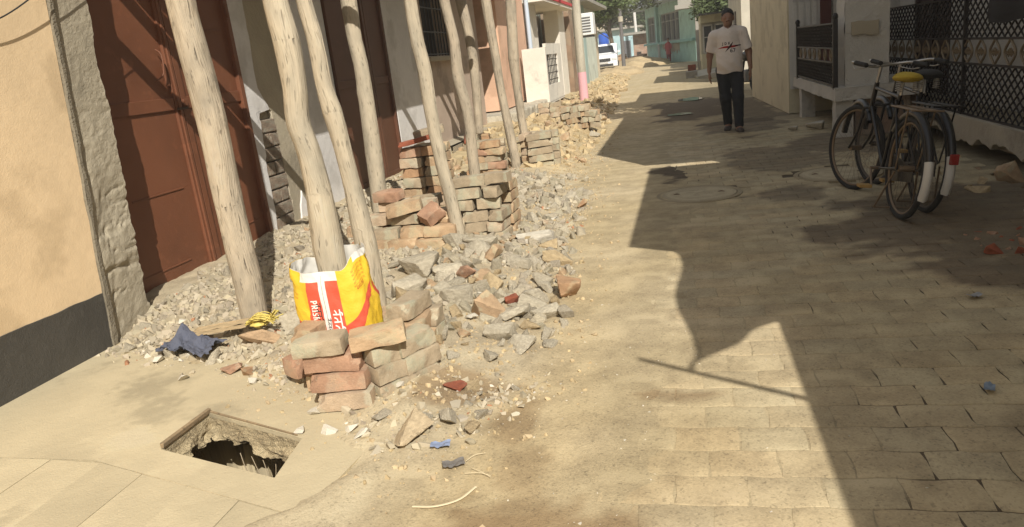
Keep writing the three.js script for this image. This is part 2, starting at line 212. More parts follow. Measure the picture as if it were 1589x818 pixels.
{
  const t = thing('open_pit', 'open square drain pit in the concrete with crumbling earth and roots', 'pit', [0, 0, 0]);
  const soil = mat('pit_soil', [0.46, 0.37, 0.225], { map: tGrain2, bumpMap: tBumpF, bumpScale: 0.012, side: THREE.DoubleSide });
  const patch = (a, b, lean, under, depth, seed, ragg) => { // earth face below one edge
    const nu = 60, nv = 44, pos = [], uv = [], idx = []; const ex = b[0] - a[0], ez = b[1] - a[1], l = Math.hypot(ex, ez); let nxn = -ez / l, nzn = ex / l; const cx = -1.86, cz = -2.41; if ((cx - a[0]) * nxn + (cz - a[1]) * nzn < 0) { nxn = -nxn; nzn = -nzn; }
    for (let j = 0; j <= nv; j++) for (let i = 0; i <= nu; i++) { const u = i / nu, v = j / nv; const dd = depth + ragg * fbm(u * l * 7 + seed, seed, 0, 4) * 1.6; let off, y; if (v < 0.55) { const s = v / 0.55; y = -0.006 - dd * s; off = 0.004 + lean * s + 0.03 * s * fbm(u * 9 + seed, s * 3, 3, 4) * (1 + s); } else { const s = (v - 0.55) / 0.45; y = -0.006 - dd - 0.02 * Math.sin(s * 3) - 0.82 * s * s * s; off = 0.004 + lean * (1 - sstep(0, 0.12, s)) - under * sstep(0, 0.35, s) + 0.02 * fbm(u * 14 + seed, s * 4, 7, 3) * (1 - s * 0.5); }
      const rough = 0.006 * fbm(u * l * 40, v * 20, seed, 3); off += rough; pos.push(a[0] + ex * u + nxn * off, y, a[1] + ez * u + nzn * off); uv.push(u * l, v * 0.4); }
    for (let j = 0; j < nv; j++) for (let i = 0; i < nu; i++) { const o = j * (nu + 1) + i; idx.push(o, o + 1, o + nu + 1, o + 1, o + nu + 2, o + nu + 1); }
    const g = new THREE.BufferGeometry(); g.setAttribute('position', new THREE.Float32BufferAttribute(pos, 3)); g.setAttribute('uv', new THREE.Float32BufferAttribute(uv, 2)); g.setIndex(idx); g.computeVertexNormals(); return g; };
  M('earth_wall', patch(PIT[1], PIT[2], 0.03, 0.24, 0.075, 3, 0.05), soil, t);
  M('earth_wall', patch(PIT[0], PIT[1], 0.03, 0.08, 0.10, 8, 0.04), soil, t);
  M('earth_wall', patch(PIT[2], PIT[3], 0.005, 0.04, 0.07, 12, 0.03), soil, t);
  M('earth_wall', patch(PIT[3], PIT[0], 0.002, 0.04, 0.05, 17, 0.015), soil, t);
  M('pit_floor', box(-2.3, -1.4, -0.96, -0.9, -2.8, -2.05), soil, t);
  const rm = mat('dry_root', [0.30, 0.24, 0.16]), R = rngOf(9);
  for (let i = 0; i < 5; i++) { const u = 0.35 + 0.12 * i + R() * 0.05, x = lerp(PIT[1][0], PIT[2][0], u), z = lerp(PIT[1][1], PIT[2][1], u) + 0.045; const dx = (R() - 0.5) * 0.42, dz = 0.05 + R() * 0.16; M('root', tube([[x, -0.12, z], [x + dx * 0.3, -0.17 - R() * 0.03, z + dz * 0.5], [x + dx * 0.7, -0.22 - R() * 0.05, z + dz * 0.6], [x + dx, -0.3, z + dz * 0.8]], 0.0012 + R() * 0.0016, 16, 5), rm, t); }
  const wm = mat('edge_timber', [0.30, 0.22, 0.13], { map: T.wood });
  const st = (a, b, w, h, y) => { const dx = b[0] - a[0], dz = b[1] - a[1], l = Math.hypot(dx, dz); const g = rbox(-l / 2, l / 2, 0, h, -w / 2, w / 2, 0.003); roughen(g, 0.002, 40, l); g.rotateY(-Math.atan2(dz, dx)); g.translate((a[0] + b[0]) / 2, y, (a[1] + b[1]) / 2); return g; };
  M('frame_strip', st([-2.168, -2.37], [-2.158, -2.69], 0.016, 0.022, 0.006), wm, t);
  M('frame_strip', st([-2.15, -2.685], [-1.6, -2.47], 0.007, 0.010, 0.008), wm, t);
}
// ---------- houses on the sunny side ----------
const peach = mat('peach_paint', [0.80, 0.605, 0.375], { map: tPl, bumpMap: tBump2, bumpScale: 0.0012, roughness: 0.85 });
const blackPaint = mat('black_dado', [0.066, 0.060, 0.050], { map: rep(T.paint, 1.1), bumpMap: tBump2, bumpScale: 0.003, roughness: 0.75 });
const whitePl = mat('white_plaster', [0.70, 0.68, 0.66], { map: tPl, bumpMap: tBump2, bumpScale: 0.003 });
const cement = mat('raw_cement', [0.42, 0.37, 0.28], { map: tSt, bumpMap: tBumpF, bumpScale: 0.005 });
const doorRed = mat('red_oxide_door', [0.185, 0.068, 0.032], { map: tPaint, bumpMap: tBump2, bumpScale: 0.0015, roughness: 0.55 });
const doorBrown = mat('brown_door', [0.115, 0.045, 0.022], { map: tPaint, roughness: 0.6 });
const slabGrey = mat('slab_concrete', [0.36, 0.34, 0.30], { map: tSt, bumpMap: tBump2, bumpScale: 0.006 });
{
  const t = thing('house', 'peach painted house wall with a black band along its foot', 'house');
  M('wall', sheet([[3.2, 0], [-3.57, 0], [-4.0, 4.6], [3.2, 4.6]], -3.42, 3.6, 0.004), peach, t);
  const o = [[3.2, -0.02], [-3.565, -0.02], ...ragged([-3.59, 0.335], [3.2, 0.365], 160, 0.005, 3)];
  M('dado', sheet(o, -3.414, 0.012, 0.002), blackPaint, t);
  M('roof_slab', box(-7.1, -3.22, 4.61, 4.75, -4.0, 3.3), slabGrey, t);
}
{ // house under repair
  const t = thing('house', 'half plastered house with red oxide metal doors behind the timber props', 'house');
  // brickwork core behind the plaster
  M('wall', merge([box(-7, -3.74, 0, 3.2, -4.1, -3.95), box(-7, -3.72, 2.42, 3.2, -5.95, -4.1), box(-7, -3.72, 0, 3.2, -7.78, -5.95), box(-7, -3.72, 2.45, 3.2, -9.42, -7.78), box(-7, -3.72, 0, 3.2, -10.66, -9.42), box(-7, -6.9, 0, 3.2, -10.6, -3.75)]), cement, t);
  // rough cement pilaster with a broken arris
  const pg = new THREE.BoxGeometry(0.32, 3.2, 0.34, 8, 220, 26); uvBox(pg); pg.translate(-3.59, 1.6, -3.94);
  { const p = pg.attributes.position; for (let i = 0; i < p.count; i++) { let x = p.getX(i), y = p.getY(i), z = p.getZ(i); const far = sstep(-3.95, -4.11, z), lo = sstep(2.0, 0.3, y); const band = Math.floor(y / 0.19 + 0.2 * Math.floor(z * 3)); const step = hash3(band, 7, 3) - 0.5; const cr = Math.max(sstep(0.05, 0.0, Math.abs(fbm(y * 3.4, z * 2.2, 8, 4))), sstep(0.03, 0, Math.abs(fbm(y * 7, z * 3, 28, 3)))) * lo; x += 0.65 * ((0.012 + 0.02 * lo) * fbm(y * 3.5, z * 4, 3, 4) + 0.022 * step * lo * (z < -3.8 ? 1 : 0.3) - 0.02 * cr + 0.012 * sstep(0.1, 0.16, fbm(y * 2.4, z * 3.2, 38, 3)) * lo + 0.005 * fbm(y * 34, z * 34, 5, 3) * (0.4 + lo)); z += 0.18 - 0.07 * y; z += far * (0.035 * fbm(y * 4.2, 5, 1, 4) + 0.02 * step + 0.012 * fbm(y * 26, 1, 4, 3)); p.setXYZ(i, x, y, z); } }
  const pg2 = mergeVertices((() => { pg.deleteAttribute('normal'); return pg; })()); pg2.computeVertexNormals();
  M('pilaster', pg2, cement, t);
  M('plaster_edge', sheet([...ragged([-3.565, 0.0], [-3.885, 3.2], 50, 0.010, 4), ...ragged([-3.905, 3.2], [-3.595, 0.0], 50, 0.010, 9)], -3.405, 0.05, 0.004), mat('dark_joint_cement', [0.22, 0.19, 0.14], { map: tSt, bumpMap: tBump2, bumpScale: 0.01 }), t);
  // double door
  const door = (z0, z1, zc, y0, y1, rail, m, tt) => {
    const D = M('door', box(-3.72, -3.675, y0, y1, z1, z0), m, tt); // sheet metal
    const fr = (a, b, c, d, px = -3.655) => M('door_rail', rbox(-3.69, px, c, d, b, a, 0.004), m, D);
    fr(z0, z0 - 0.055, y0, y1, -3.64); fr(z1 + 0.055, z1, y0, y1, -3.64); fr(zc + 0.07, zc + 0.008, y0, y1); fr(zc - 0.008, zc - 0.07, y0, y1);
    for (const [p, q] of [[z0 - 0.06, zc + 0.075], [zc - 0.075, z1 + 0.06]]) { fr(p, q, y0, y0 + 0.08, -3.66); fr(p, q, rail - 0.045, rail + 0.045, -3.66); fr(p, q, y1 - 0.06, y1, -3.66); }
    return D; };
  const D1 = door(-4.08, -5.93, -5.06, 0.04, 2.42, 1.37, doorRed, t);
  M('centre_stop', rbox(-3.66, -3.643, 0.06, 2.4, -5.045, -5.015, 0.004), doorRed, D1);
  M('handle', tube([[-3.652, 1.76, -4.90], [-3.615, 1.73, -4.895], [-3.612, 1.58, -4.87], [-3.652, 1.54, -4.83]], 0.006, 14, 6), doorRed, D1); M('hasp', rbox(-3.66, -3.645, 1.50, 1.66, -4.965, -4.935, 0.004), doorRed, D1); M('latch_plate', rbox(-3.66, -3.64, 1.345, 1.395, -5.12, -5.07, 0.004), doorRed, D1);
  for (const y of [0.35, 1.15, 2.0]) for (const z of [-4.14, -5.88]) M('hinge', bar([-3.635, y, z], [-3.635, y + 0.11, z], 0.012, 8), doorRed, D1);
  for (const [y, z] of [[0.75, -4.6], [0.22, -4.5], [0.3, -5.5], [1.9, -5.5]]) M('rivet_strip', rbox(-3.676, -3.668, y, y + 0.012, z - 0.28, z + 0.28, 0.003), doorRed, D1);
  M('bolt', bar([-3.64, 1.33, -5.1], [-3.64, 1.33, -4.98], 0.008), mat('door_bolt', [0.05, 0.03, 0.02], { roughness: 0.5, metalness: 0.4 }), D1);
  // plaster left of the prop, its torn edge, bare bricks and the cement strip
  M('plaster', sheet([[-5.935, 0.0], [-5.935, 3.2], [-6.28, 3.2], ...ragged([-6.22, 2.6], [-6.17, 1.42], 16, 0.02, 5), ...ragged([-6.17, 1.42], [-6.30, 1.22], 6, 0.01, 7), ...ragged([-6.12, 1.2], [-6.06, 0.55], 14, 0.022, 11), ...ragged([-6.06, 0.5], [-6.02, 0.0], 6, 0.015, 13)], -3.66, 0.05), whitePl, t);
  M('cement_render', sheet([...ragged([-6.3, 0.0], [-6.42, 0.35], 6, 0.015, 21), ...ragged([-6.40, 0.4], [-6.36, 1.2], 18, 0.014, 23), ...ragged([-6.30, 1.25], [-6.19, 1.45], 6, 0.008, 25), ...ragged([-6.19, 1.45], [-6.25, 3.2], 16, 0.014, 27), [-6.83, 3.2], [-6.83, 0]], -3.675, 0.04), cement, t);
  M('plaster', sheet([...ragged([-6.84, 0], [-6.84, 3.2], 40, 0.01, 31), [-7.76, 3.2], ...ragged([-7.76, 3.2], [-7.74, 0.0], 14, 0.004, 33)], -3.665, 0.05), whitePl, t);
  M('plaster', sheet([[-9.44, 0.0], [-9.44, 3.2], [-10.66, 3.2], ...ragged([-10.66, 3.2], [-10.66, 0.0], 14, 0.005, 37)], -3.64, 0.08), whitePl, t);
  M('wall_patch', sheet([...ragged([-6.46, 0.05], [-6.6, 0.4], 8, 0.02, 43), ...ragged([-6.6, 0.4], [-6.78, 0.06], 8, 0.02, 45)], -3.66, 0.03), whitePl, t);
  const R = rngOf(21), bm = [mat('wall_brick_a', [0.33, 0.265, 0.20], { map: T.brick, bumpMap: T.grainBump, bumpScale: 0.008 }), mat('wall_brick_b', [0.38, 0.30, 0.225], { map: T.brick, bumpMap: T.grainBump, bumpScale: 0.008 })];
  for (let y = 0.12, k = 0; y < 1.12; y += 0.128, k++) { const z0 = -6.02 - 0.02 * R() - (k % 2) * 0.03, z1 = -6.36 - R() * 0.03; const split = -6.2 - R() * 0.05; for (const [a, b] of k % 2 ? [[z0, z1]] : [[z0, split + 0.006], [split - 0.006, z1]]) M('brick', roughen(new RoundedBoxGeometry(0.06, 0.118, Math.abs(a - b), 3, 0.012).translate(-3.70 + R() * 0.012, y + 0.06, (a + b) / 2), 0.006, 22, k), bm[(k + (a > -6.1 ? 1 : 0)) % 2], t); }
  door(-7.78, -9.42, -8.85, 0.12, 2.45, 1.35, doorBrown, t);
  M('doorstep', roughen(box(-3.7, -3.42, 0, 0.12, -9.4, -7.8), 0.01, 8, 3), cement, t);
  // the old canopy that the props carry
  const s = new THREE.Shape([[-3.72, -3.13], [-2.37, -4.43], [-2.37, -9.9], [-3.72, -9.9]].map(p => new THREE.Vector2(p[0], -p[1]))); const cg = new THREE.ExtrudeGeometry(s, { depth: 0.11, bevelEnabled: false }); cg.rotateX(-Math.PI / 2); cg.translate(0, 3.22, 0);
  M('canopy', cg, slabGrey, t);
  M('roof_slab', box(-7.1, -3.60, 3.34, 3.5, -10.66, -3.72), slabGrey, t);
}
{ // next house: grey-pink wall with a grilled window
  const t = thing('house', 'dusky pink house wall with a dark grilled window behind the props', 'house');
  const pinkW = mat('dusky_pink_wall', [0.50, 0.395, 0.315], { map: tSt, bumpMap: tBump2, bumpScale: 0.003 });
  M('wall', merge([box(-7, -3.6, 0, 1.6, -13.95, -10.67), box(-7, -3.6, 1.6, 3.0, -10.85, -10.67), box(-7, -3.6, 1.6, 3.0, -13.95, -12.15), box(-7, -3.6, 3.0, 3.4, -13.95, -10.67), box(-7, -4.3, 1.6, 3.0, -12.15, -10.85)]), pinkW, t);
  const w = M('window', box(-3.9, -3.86, 1.6, 3.0, -12.15, -10.85), mat('dark_glass', [0.02, 0.02, 0.022], { roughness: 0.2 }), t);
  for (let i = 0; i <= 8; i++) M('window_bar', rbox(-3.66, -3.64, 1.6, 3.0, -10.86 - i * 0.16 - 0.012, -10.86 - i * 0.16, 0.003), mat('dark_iron', [0.03, 0.027, 0.025], { roughness: 0.6 }), w);
  for (const y of [1.62, 1.95, 2.3]) M('window_bar', rbox(-3.662, -3.638, y, y + 0.02, -12.14, -10.86, 0.003), mats.dark_iron, w);
  M('sill', rbox(-3.66, -3.5, 1.52, 1.59, -12.25, -10.75, 0.01), cement, t);
  M('canopy', box(-3.75, -2.55, 3.16, 3.27, -13.4, -9.95), slabGrey, t);
  M('base_rubble_stone', roughen(box(-3.7, -3.3, 0, 0.28, -14.1, -10.5), 0.03, 4, 3), cement, t);
}
{ // salmon house
  const t = thing('house', 'salmon painted house front with a dark doorway and a stone ledge', 'house');
  const salmon = mat('salmon_paint', [0.74, 0.47, 0.32], { map: tPl, bumpMap: tBump2, bumpScale: 0.002 });
  M('wall', merge([box(-7, -3.6, 0.45, 3.5, -18.7, -15.05), box(-7, -3.6, 2.9, 3.5, -15.05, -13.97), box(-7, -4.6, 0, 2.9, -15.05, -13.97)]), salmon, t);
  M('pilaster', box(-3.7, -3.5, 0.45, 3.5, -16.4, -15.3), salmon, t);
  M('door', box(-3.95, -3.9, 0.4, 2.9, -15.05, -13.97), mat('dark_doorway', [0.035, 0.026, 0.02]), t);
  M('corner_pipe', bar([-3.52, 0, -18.78], [-3.52, 3.6, -18.78], 0.055, 10), mat('pale_blue_pipe', [0.48, 0.55, 0.62], { roughness: 0.6 }), t);
  const R = rngOf(31); const stone = mat('ledge_stone', [0.55, 0.50, 0.40], { map: tGrain2, bumpMap: tBump2, bumpScale: 0.01 });
  M('ledge', box(-7, -3.25, 0, 0.42, -18.7, -13.97), stone, t);
  for (let z = -14.1; z > -18.5; z -= 0.33) M('ledge_block', roughen(new RoundedBoxGeometry(0.3, 0.4, 0.3, 3, 0.03).translate(-3.2 + R() * 0.03, 0.22 + R() * 0.03, z - 0.14), 0.03, 5, z), stone, t);
  M('canopy', box(-3.75, -2.9, 3.2, 3.3, -15.6, -13.5), slabGrey, t);
}
{ // white house with red-edged roof
  const wh = mat('whitewash', [0.78, 0.74, 0.66], { map: tSt, bumpMap: tBump2, bumpScale: 0.004 });
  const t = thing('house', 'whitewashed low house with a red roof edge and a jutting grilled porch', 'house');
  M('wall', merge([box(-8, -3.55, 1.15, 2.72, -20.2, -18.95), box(-8, -4.4, 0, 2.72, -26, -18.96), box(-3.9, -3.45, 0, 2.72, -24.6, -23.4)]), wh, t);
  const rf = M('roof', box(-8, -3.1, 2.72, 2.85, -24.4, -18.8), wh, t);
  M('roof_edge', merge([box(-3.1, -3.07, 2.80, 2.88, -24.4, -18.78), box(-8, -3.07, 2.85, 2.88, -18.8, -18.77)]), mat('red_edge', [0.50, 0.045, 0.05]), rf);
  const porch = M('porch', merge([box(-3.5, -2.95, 0.36, 1.62, -17.62, -17.5), box(-3.02, -2.95, 0.36, 0.75, -19.9, -17.62), box(-3.02, -2.95, 1.45, 1.7, -19.9, -17.62), box(-3.5, -2.95, 0.33, 0.37, -19.9, -17.5), box(-3.02, -2.95, 0.75, 1.45, -19.9, -19.3)]), wh, t);
  for (let i = 0; i < 7; i++) M('grille_bar', box(-2.995, -2.975, 0.75, 1.45, -17.8 - i * 0.22, -17.77 - i * 0.22), mats.dark_iron, porch);
  for (let i = 0; i < 4; i++) M('grille_bar', box(-2.99, -2.98, 0.85 + i * 0.16, 0.87 + i * 0.16, -19.3, -17.62), mats.dark_iron, porch);
  for (const [x, z] of [[-3.0, -17.6], [-3.0, -18.8], [-3.35, -17.6], [-3.0, -19.8]]) M('porch_post', bar([x, 0, z], [x, 0.35, z], 0.05, 7), mat('old_timber', [0.25, 0.19, 0.12], { map: T.wood }), porch);
  M('stove_wall', roughen(box(-3.9, -3.5, 0, 0.5, -19.2, -18.6), 0.02, 4, 5), cement, t);
  M('upper_parapet', box(-8, -3.4, 2.88, 3.5, -23.5, -21), wh, t);
}
{
  const t = thing('house', 'brick and pale teal house behind the electric pole', 'house');
  M('brick_pier', box(-4.2, -3.3, 0, 3.6, -25.6, -24.7), mat('pier_brick', [0.30, 0.21, 0.14], { map: T.brick }), t);
  M('wall', box(-9, -3.5, 0, 4.2, -34.4, -25.6), mat('pale_teal_wall', [0.62, 0.67, 0.60], { map: tSt }), t);
  M('pilaster', box(-3.5, -3.35, 0, 4.2, -29.5, -28.7), mat('teal_trim', [0.36, 0.48, 0.46], { map: tSt }), t);
  M('canopy', box(-4, -2.9, 3.1, 3.22, -34.4, -25.5), slabGrey, t);
  M('end_wall', box(-9, -3.8, 0, 3.3, -38.5, -34.45), mat('cream_wash', [0.70, 0.62, 0.48], { map: tSt }), t);
  const ac = thing('cooler_unit', 'white air cooler box hung high on the teal house', 'air cooler', [-3.05, 2.25, -26.6]);
  M('casing', rbox(-0.3, 0.35, -0.3, 0.42, -0.35, 0.35, 0.03), mat('white_metal', [0.75, 0.75, 0.73], { roughness: 0.5 }), ac);
  for (let i = 0; i < 6; i++) M('louvre', box(-0.02 - 0.2, 0.26, -0.2 + i * 0.09, -0.16 + i * 0.09, 0.35, 0.37), mat('louvre_dark', [0.12, 0.12, 0.12]), ac);
  M('bracket', box(-0.45, 0.3, -0.36, -0.3, -0.3, 0.3), mats.dark_iron, ac);
}
// ---------- timber props ----------
const timber = mat('stripped_timber', [0.475, 0.41, 0.305], { map: T.wood, bumpMap: T.woodBump, bumpScale: 0.006, roughness: 0.85 });
const timberG = mat('weathered_timber', [0.44, 0.37, 0.275], { map: T.wood, bumpMap: T.woodBump, bumpScale: 0.008, roughness: 0.9 });
function prop(label, z, pts, topX, topZ, m, seed) {
  const P = [...pts].reverse().map(([x, y, r], i) => [x, i === 0 ? y - 0.03 : y, z, r]); const L = P[P.length - 1]; const ex = L[0] - P[P.length - 2][0]; P.push([L[0] + ex * 0.3, 2.6, z, L[3] * 0.98], [L[0] + ex * 0.3, 3.06, z, L[3] * 0.96]);
  const bm = M('timber_log', bar([L[0] + ex * 0.3 + 0.2, 3.115, z], [-3.6, 3.145, z], 0.055, 10), m); tag(bm, 'round timber log resting on top of the ' + ['', 'thick straight prop', 'crooked prop in the sack', 'knotty bent prop', 'prop before the brown door', 'pale slim prop', 'grey prop', 'weathered prop', 'slim prop in rubble', 'prop on the brick pier'][seed], 'log');
  const curve = new THREE.CatmullRomCurve3(P.map(p => new THREE.Vector3(p[0], p[1], p[2]))), n = 150, s = 36, pos = [], uv = [], idx = []; const R = rngOf(seed); const knots = Array.from({ length: 7 }, () => [R() * 3, R() * 6.28, 0.05 + R() * 0.06, (R() - 0.35) * 0.012]);
  for (let j = 0; j <= n; j++) { const c = curve.getPoint(j / n); let r = pl([...P].reverse().map(p => [p[1], p[3]]), c.y); if (j < 3) r *= 1.0;
    for (let i = 0; i <= s; i++) { const a = i / s * Math.PI * 2; let rr = r * (1 + 0.07 * fbm(Math.cos(a) * 0.9 + seed, c.y * 2.2, Math.sin(a) * 0.9, 3) + 0.022 * Math.sin(a * 3 + c.y * 2 + seed)); for (const k of knots) { let da = Math.abs(a - k[1]); da = Math.min(da, 6.283 - da) * r; const q = Math.hypot(da, c.y - k[0]) / k[2]; if (q < 1) rr += k[3] * (1 - q * q) ** 2; } rr += 0.0035 * fbm(Math.cos(a) * 5 + seed, c.y * 9, Math.sin(a) * 5, 3) - 0.004 * sstep(0.2, 0.35, fbm(Math.cos(a) * 7 + seed, c.y * 1.1, Math.sin(a) * 7, 3)); pos.push(c.x + Math.cos(a) * rr, c.y, c.z + Math.sin(a) * rr); uv.push(i / s * (r > 0.06 ? 1 : 0.75) + seed * 0.13, c.y / 1.15 + seed * 0.31); } }
  for (let j = 0; j < n; j++) for (let i = 0; i < s; i++) { const o = j * (s + 1) + i; idx.push(o, o + s + 1, o + 1, o + 1, o + s + 1, o + s + 2); }
  const b = pos.length / 3; pos.push(P[0][0], P[0][1], z); uv.push(0, 0); for (let i = 0; i < s; i++) idx.push(b, i, i + 1);
  const g = new THREE.BufferGeometry(); g.setAttribute('position', new THREE.Float32BufferAttribute(pos, 3)); g.setAttribute('uv', new THREE.Float32BufferAttribute(uv, 2)); g.setIndex(idx); g.computeVertexNormals();
  return tag(M('timber_prop', g, m), label, 'prop');
}
prop('thick straight timber prop standing in front of the red oxide door', -3.66, [[-2.514, 1.891, 0.073], [-2.502, 1.625, 0.078], [-2.49, 1.353, 0.079], [-2.489, 1.068, 0.081], [-2.489, 0.748, 0.08], [-2.485, 0.559, 0.081], [-2.476, 0.331, 0.081], [-2.484, 0.101, 0.078], [-2.486, 0.0, 0.079]], -2.55, -4.55, timberG, 1);
prop('crooked timber prop rising out of the yellow cement sack', -3.14, [[-1.691, 1.758, 0.055], [-1.676, 1.582, 0.059], [-1.679, 1.39, 0.054], [-1.693, 1.228, 0.055], [-1.671, 1.096, 0.054], [-1.659, 0.933, 0.058], [-1.661, 0.805, 0.066], [-1.663, 0.648, 0.072], [-1.661, 0.536, 0.07], [-1.658, 0.323, 0.068], [-1.661, 0.0, 0.066]], -2.42, -4.62, timber, 2);
prop('knotty bent timber prop just behind the yellow cement sack', -3.83, [[-1.899, 1.82, 0.042], [-1.876, 1.62, 0.044], [-1.87, 1.366, 0.045], [-1.85, 1.233, 0.054], [-1.831, 1.054, 0.049], [-1.814, 0.855, 0.048], [-1.802, 0.662, 0.057], [-1.793, 0.472, 0.064], [-1.791, 0.239, 0.064], [-1.793, 0.0, 0.065]], -2.46, -4.9, timber, 3);
prop('timber prop standing before the brown door on the broken brick heap', -6.68, [[-2.879, 2.09, 0.075], [-2.879, 1.751, 0.07], [-2.86, 1.5, 0.068], [-2.866, 1.104, 0.075], [-2.88, 0.616, 0.082], [-2.906, 0.1, 0.078]], -2.85, -6.7, timber, 4);
prop('pale slim timber prop between the brick heap and the neat brick pier', -5.38, [[-1.849, 1.891, 0.046], [-1.841, 1.626, 0.049], [-1.818, 1.427, 0.051], [-1.812, 1.137, 0.05], [-1.789, 0.744, 0.048], [-1.749, 0.417, 0.049], [-1.715, 0.03, 0.055]], -2.42, -5.9, timber, 5);
prop('grey timber prop rising behind the neat brick pier', -7.39, [[-2.192, 2.037, 0.053], [-2.147, 1.654, 0.05], [-2.151, 1.292, 0.061], [-2.102, 0.91, 0.055], [-2.108, 0.509, 0.056], [-2.112, 0.05, 0.056]], -2.44, -7.5, timberG, 6);
prop('weathered timber prop standing on end bricks before the grilled window', -10.92, [[-2.99, 2.318, 0.078], [-2.936, 1.865, 0.074], [-2.919, 1.407, 0.07], [-2.961, 0.42, 0.062]], -2.95, -10.95, timberG, 7);
prop('slim timber prop with its foot in rubble before the salmon house', -9.06, [[-2.173, 2.119, 0.06], [-2.138, 1.522, 0.054], [-2.123, 1.124, 0.05], [-2.049, 0.305, 0.059], [-2.028, 0.03, 0.06]], -2.65, -9.97, timberG, 8);
prop('timber prop set on the brick pier before the salmon house', -9.39, [[-1.947, 2.106, 0.062], [-1.985, 1.438, 0.067], [-1.985, 1.091, 0.052], [-1.971, 0.704, 0.053], [-1.955, 0.4, 0.053]], -2.62, -10.2, timberG, 9);
// ---------- brick stacks ----------
const BM = [['dusty_red_brick', [0.44, 0.27, 0.175]], ['sandy_brick', [0.50, 0.36, 0.22]], ['grey_brick', [0.44, 0.365, 0.25]], ['pale_brick', [0.52, 0.41, 0.285]], ['orange_brick', [0.47, 0.30, 0.17]], ['raw_red_brick', [0.33, 0.10, 0.052]]].map(([n, c]) => mat(n, c, { map: T.brick, bumpMap: T.grainBump, bumpScale: 0.003, roughness: 0.95 }));
const gconc = mat('gravel_pale', [0.46, 0.40, 0.295]), gconc2 = mat('gravel_grey', [0.40, 0.345, 0.25]), gclay = mat('gravel_earth', [0.47, 0.365, 0.215]), gred = mat('gravel_brick', [0.40, 0.20, 0.11]);
const BG = []; for (let k = 0; k < 7; k++) { const g0 = new THREE.BoxGeometry(1, 1, 1, 12, 5, 7); const sx = 0.245, sy = 0.078, sz = 0.118; g0.scale(sx, sy, sz); g0.deleteAttribute('normal'); g0.deleteAttribute('uv'); const g = mergeVertices(g0), p = g.attributes.position; const R = rngOf(100 + k), chip = [R() > 0.5 ? 1 : -1, R() > 0.3 ? 1 : -1, R() > 0.5 ? 1 : -1], ca = 0.02 + R() * 0.03;
  for (let i = 0; i < p.count; i++) { let x = p.getX(i), y = p.getY(i), z = p.getZ(i); const r = 0.007, q = v => Math.abs(v); const ex = Math.max(0, q(x) - (sx / 2 - r)), ey = Math.max(0, q(y) - (sy / 2 - r)), ez = Math.max(0, q(z) - (sz / 2 - r)); const e = Math.hypot(ex, ey, ez); if (e > r) { const f = r / e; x = Math.sign(x) * (sx / 2 - r + ex * f) || x; y = ey ? Math.sign(y) * (sy / 2 - r + ey * f) : y; z = ez ? Math.sign(z) * (sz / 2 - r + ez * f) : z; if (!ex) x = p.getX(i); }
    const c = Math.hypot(x - chip[0] * sx / 2, y - chip[1] * sy / 2, z - chip[2] * sz / 2); if (c < ca) { const f = (ca - c) * 0.6; x -= chip[0] * f; y -= chip[1] * f * 0.7; z -= chip[2] * f; }
    const d = 0.0042; x += d * fbm(x * 18 + k * 9, y * 18, z * 18, 3) * 2; y += d * fbm(x * 16 + k * 5, y * 16 + 7, z * 16, 3) * 1.7 + 0.0025 * Math.sin(x * 14 + k); z += d * fbm(x * 18, y * 18 + 3, z * 18 + k * 4, 3) * 2; p.setXYZ(i, x, y, z); } const gg = toCreasedNormals(g, 0.75); uvBox(gg); const uu = gg.attributes.uv; for (let i = 0; i < uu.count; i++) uu.setXY(i, uu.getX(i) * 2.6 + k * 0.37, uu.getY(i) * 2.6 + k * 0.21); BG.push(gg); }
let bk = 0;
function brick(parent, x, y, z, turn = 0, m = 1, sc = [1, 1, 1], tilt = [0, 0]) { const b = M('brick', BG[bk++ % BG.length], BM[m], parent); b.position.set(x, y, z); b.rotation.set(tilt[0], turn, tilt[1]); b.scale.set(...sc); return b; }
const D2 = Math.PI / 180;
{ // brick ring round the sack and prop
  const t = thing('brick_stack', 'dry brick ring holding the foot of the cement sack, red bricks facing the pit', 'brick stack', [-1.45, 0.008, -2.85], 0);
  const R = rngOf(3), fx = i => -0.022 * i, h = 0.084; const fm = [[3, 3], [3, 0], [0, 0]], face = [3, 0, 0];
  const rt = 10 * D2;
  for (let i = 0; i < 3; i++) { const y = 0.045 + h * i;
    brick(t, -0.035 + fx(i), y, 0.115 - 0.012 * i, rt * (0.8 + 0.1 * i), face[i], [1.02, 1.0, 1], [0, -0.01 * i]);   // front stretcher
    brick(t, 0.155 + fx(i) * 0.7, y + 0.004, 0.028 - 0.01 * i, 50 * D2, 2, [0.72, 1.03, 1], [0.02, 0.02]); brick(t, 0.235 + fx(i) * 0.7, y + 0.006, -0.10, 62 * D2, 2, [0.85, 1.02, 1], [0.02, 0.03]);   // right return
    brick(t, 0.20 + fx(i), y, -0.32, 95 * D2, 1); brick(t, -0.235, y, -0.12, 84 * D2, i === 1 ? 0 : 1, [0.9, 1, 1]); brick(t, -0.29, y, -0.27, 92 * D2, 2); brick(t, -0.13, y, -0.44, 4 * D2, 1); brick(t, 0.12, y, -0.45, -3 * D2, 2); }
  const y = 0.045 + h * 3;
  brick(t, -0.12, y + 0.0, 0.112, 12 * D2, 2, [0.9, 0.9, 1.1], [0.03, 0.03]); brick(t, 0.125, y + 0.01, 0.055, 22 * D2, 1, [0.98, 0.9, 1.05], [0.02, 0.08]);
  brick(t, 0.12, y, -0.36, 80 * D2, 2); brick(t, -0.25, y - 0.005, -0.1, 84 * D2, 1); brick(t, -0.3, y, -0.28, 90 * D2, 2);
}
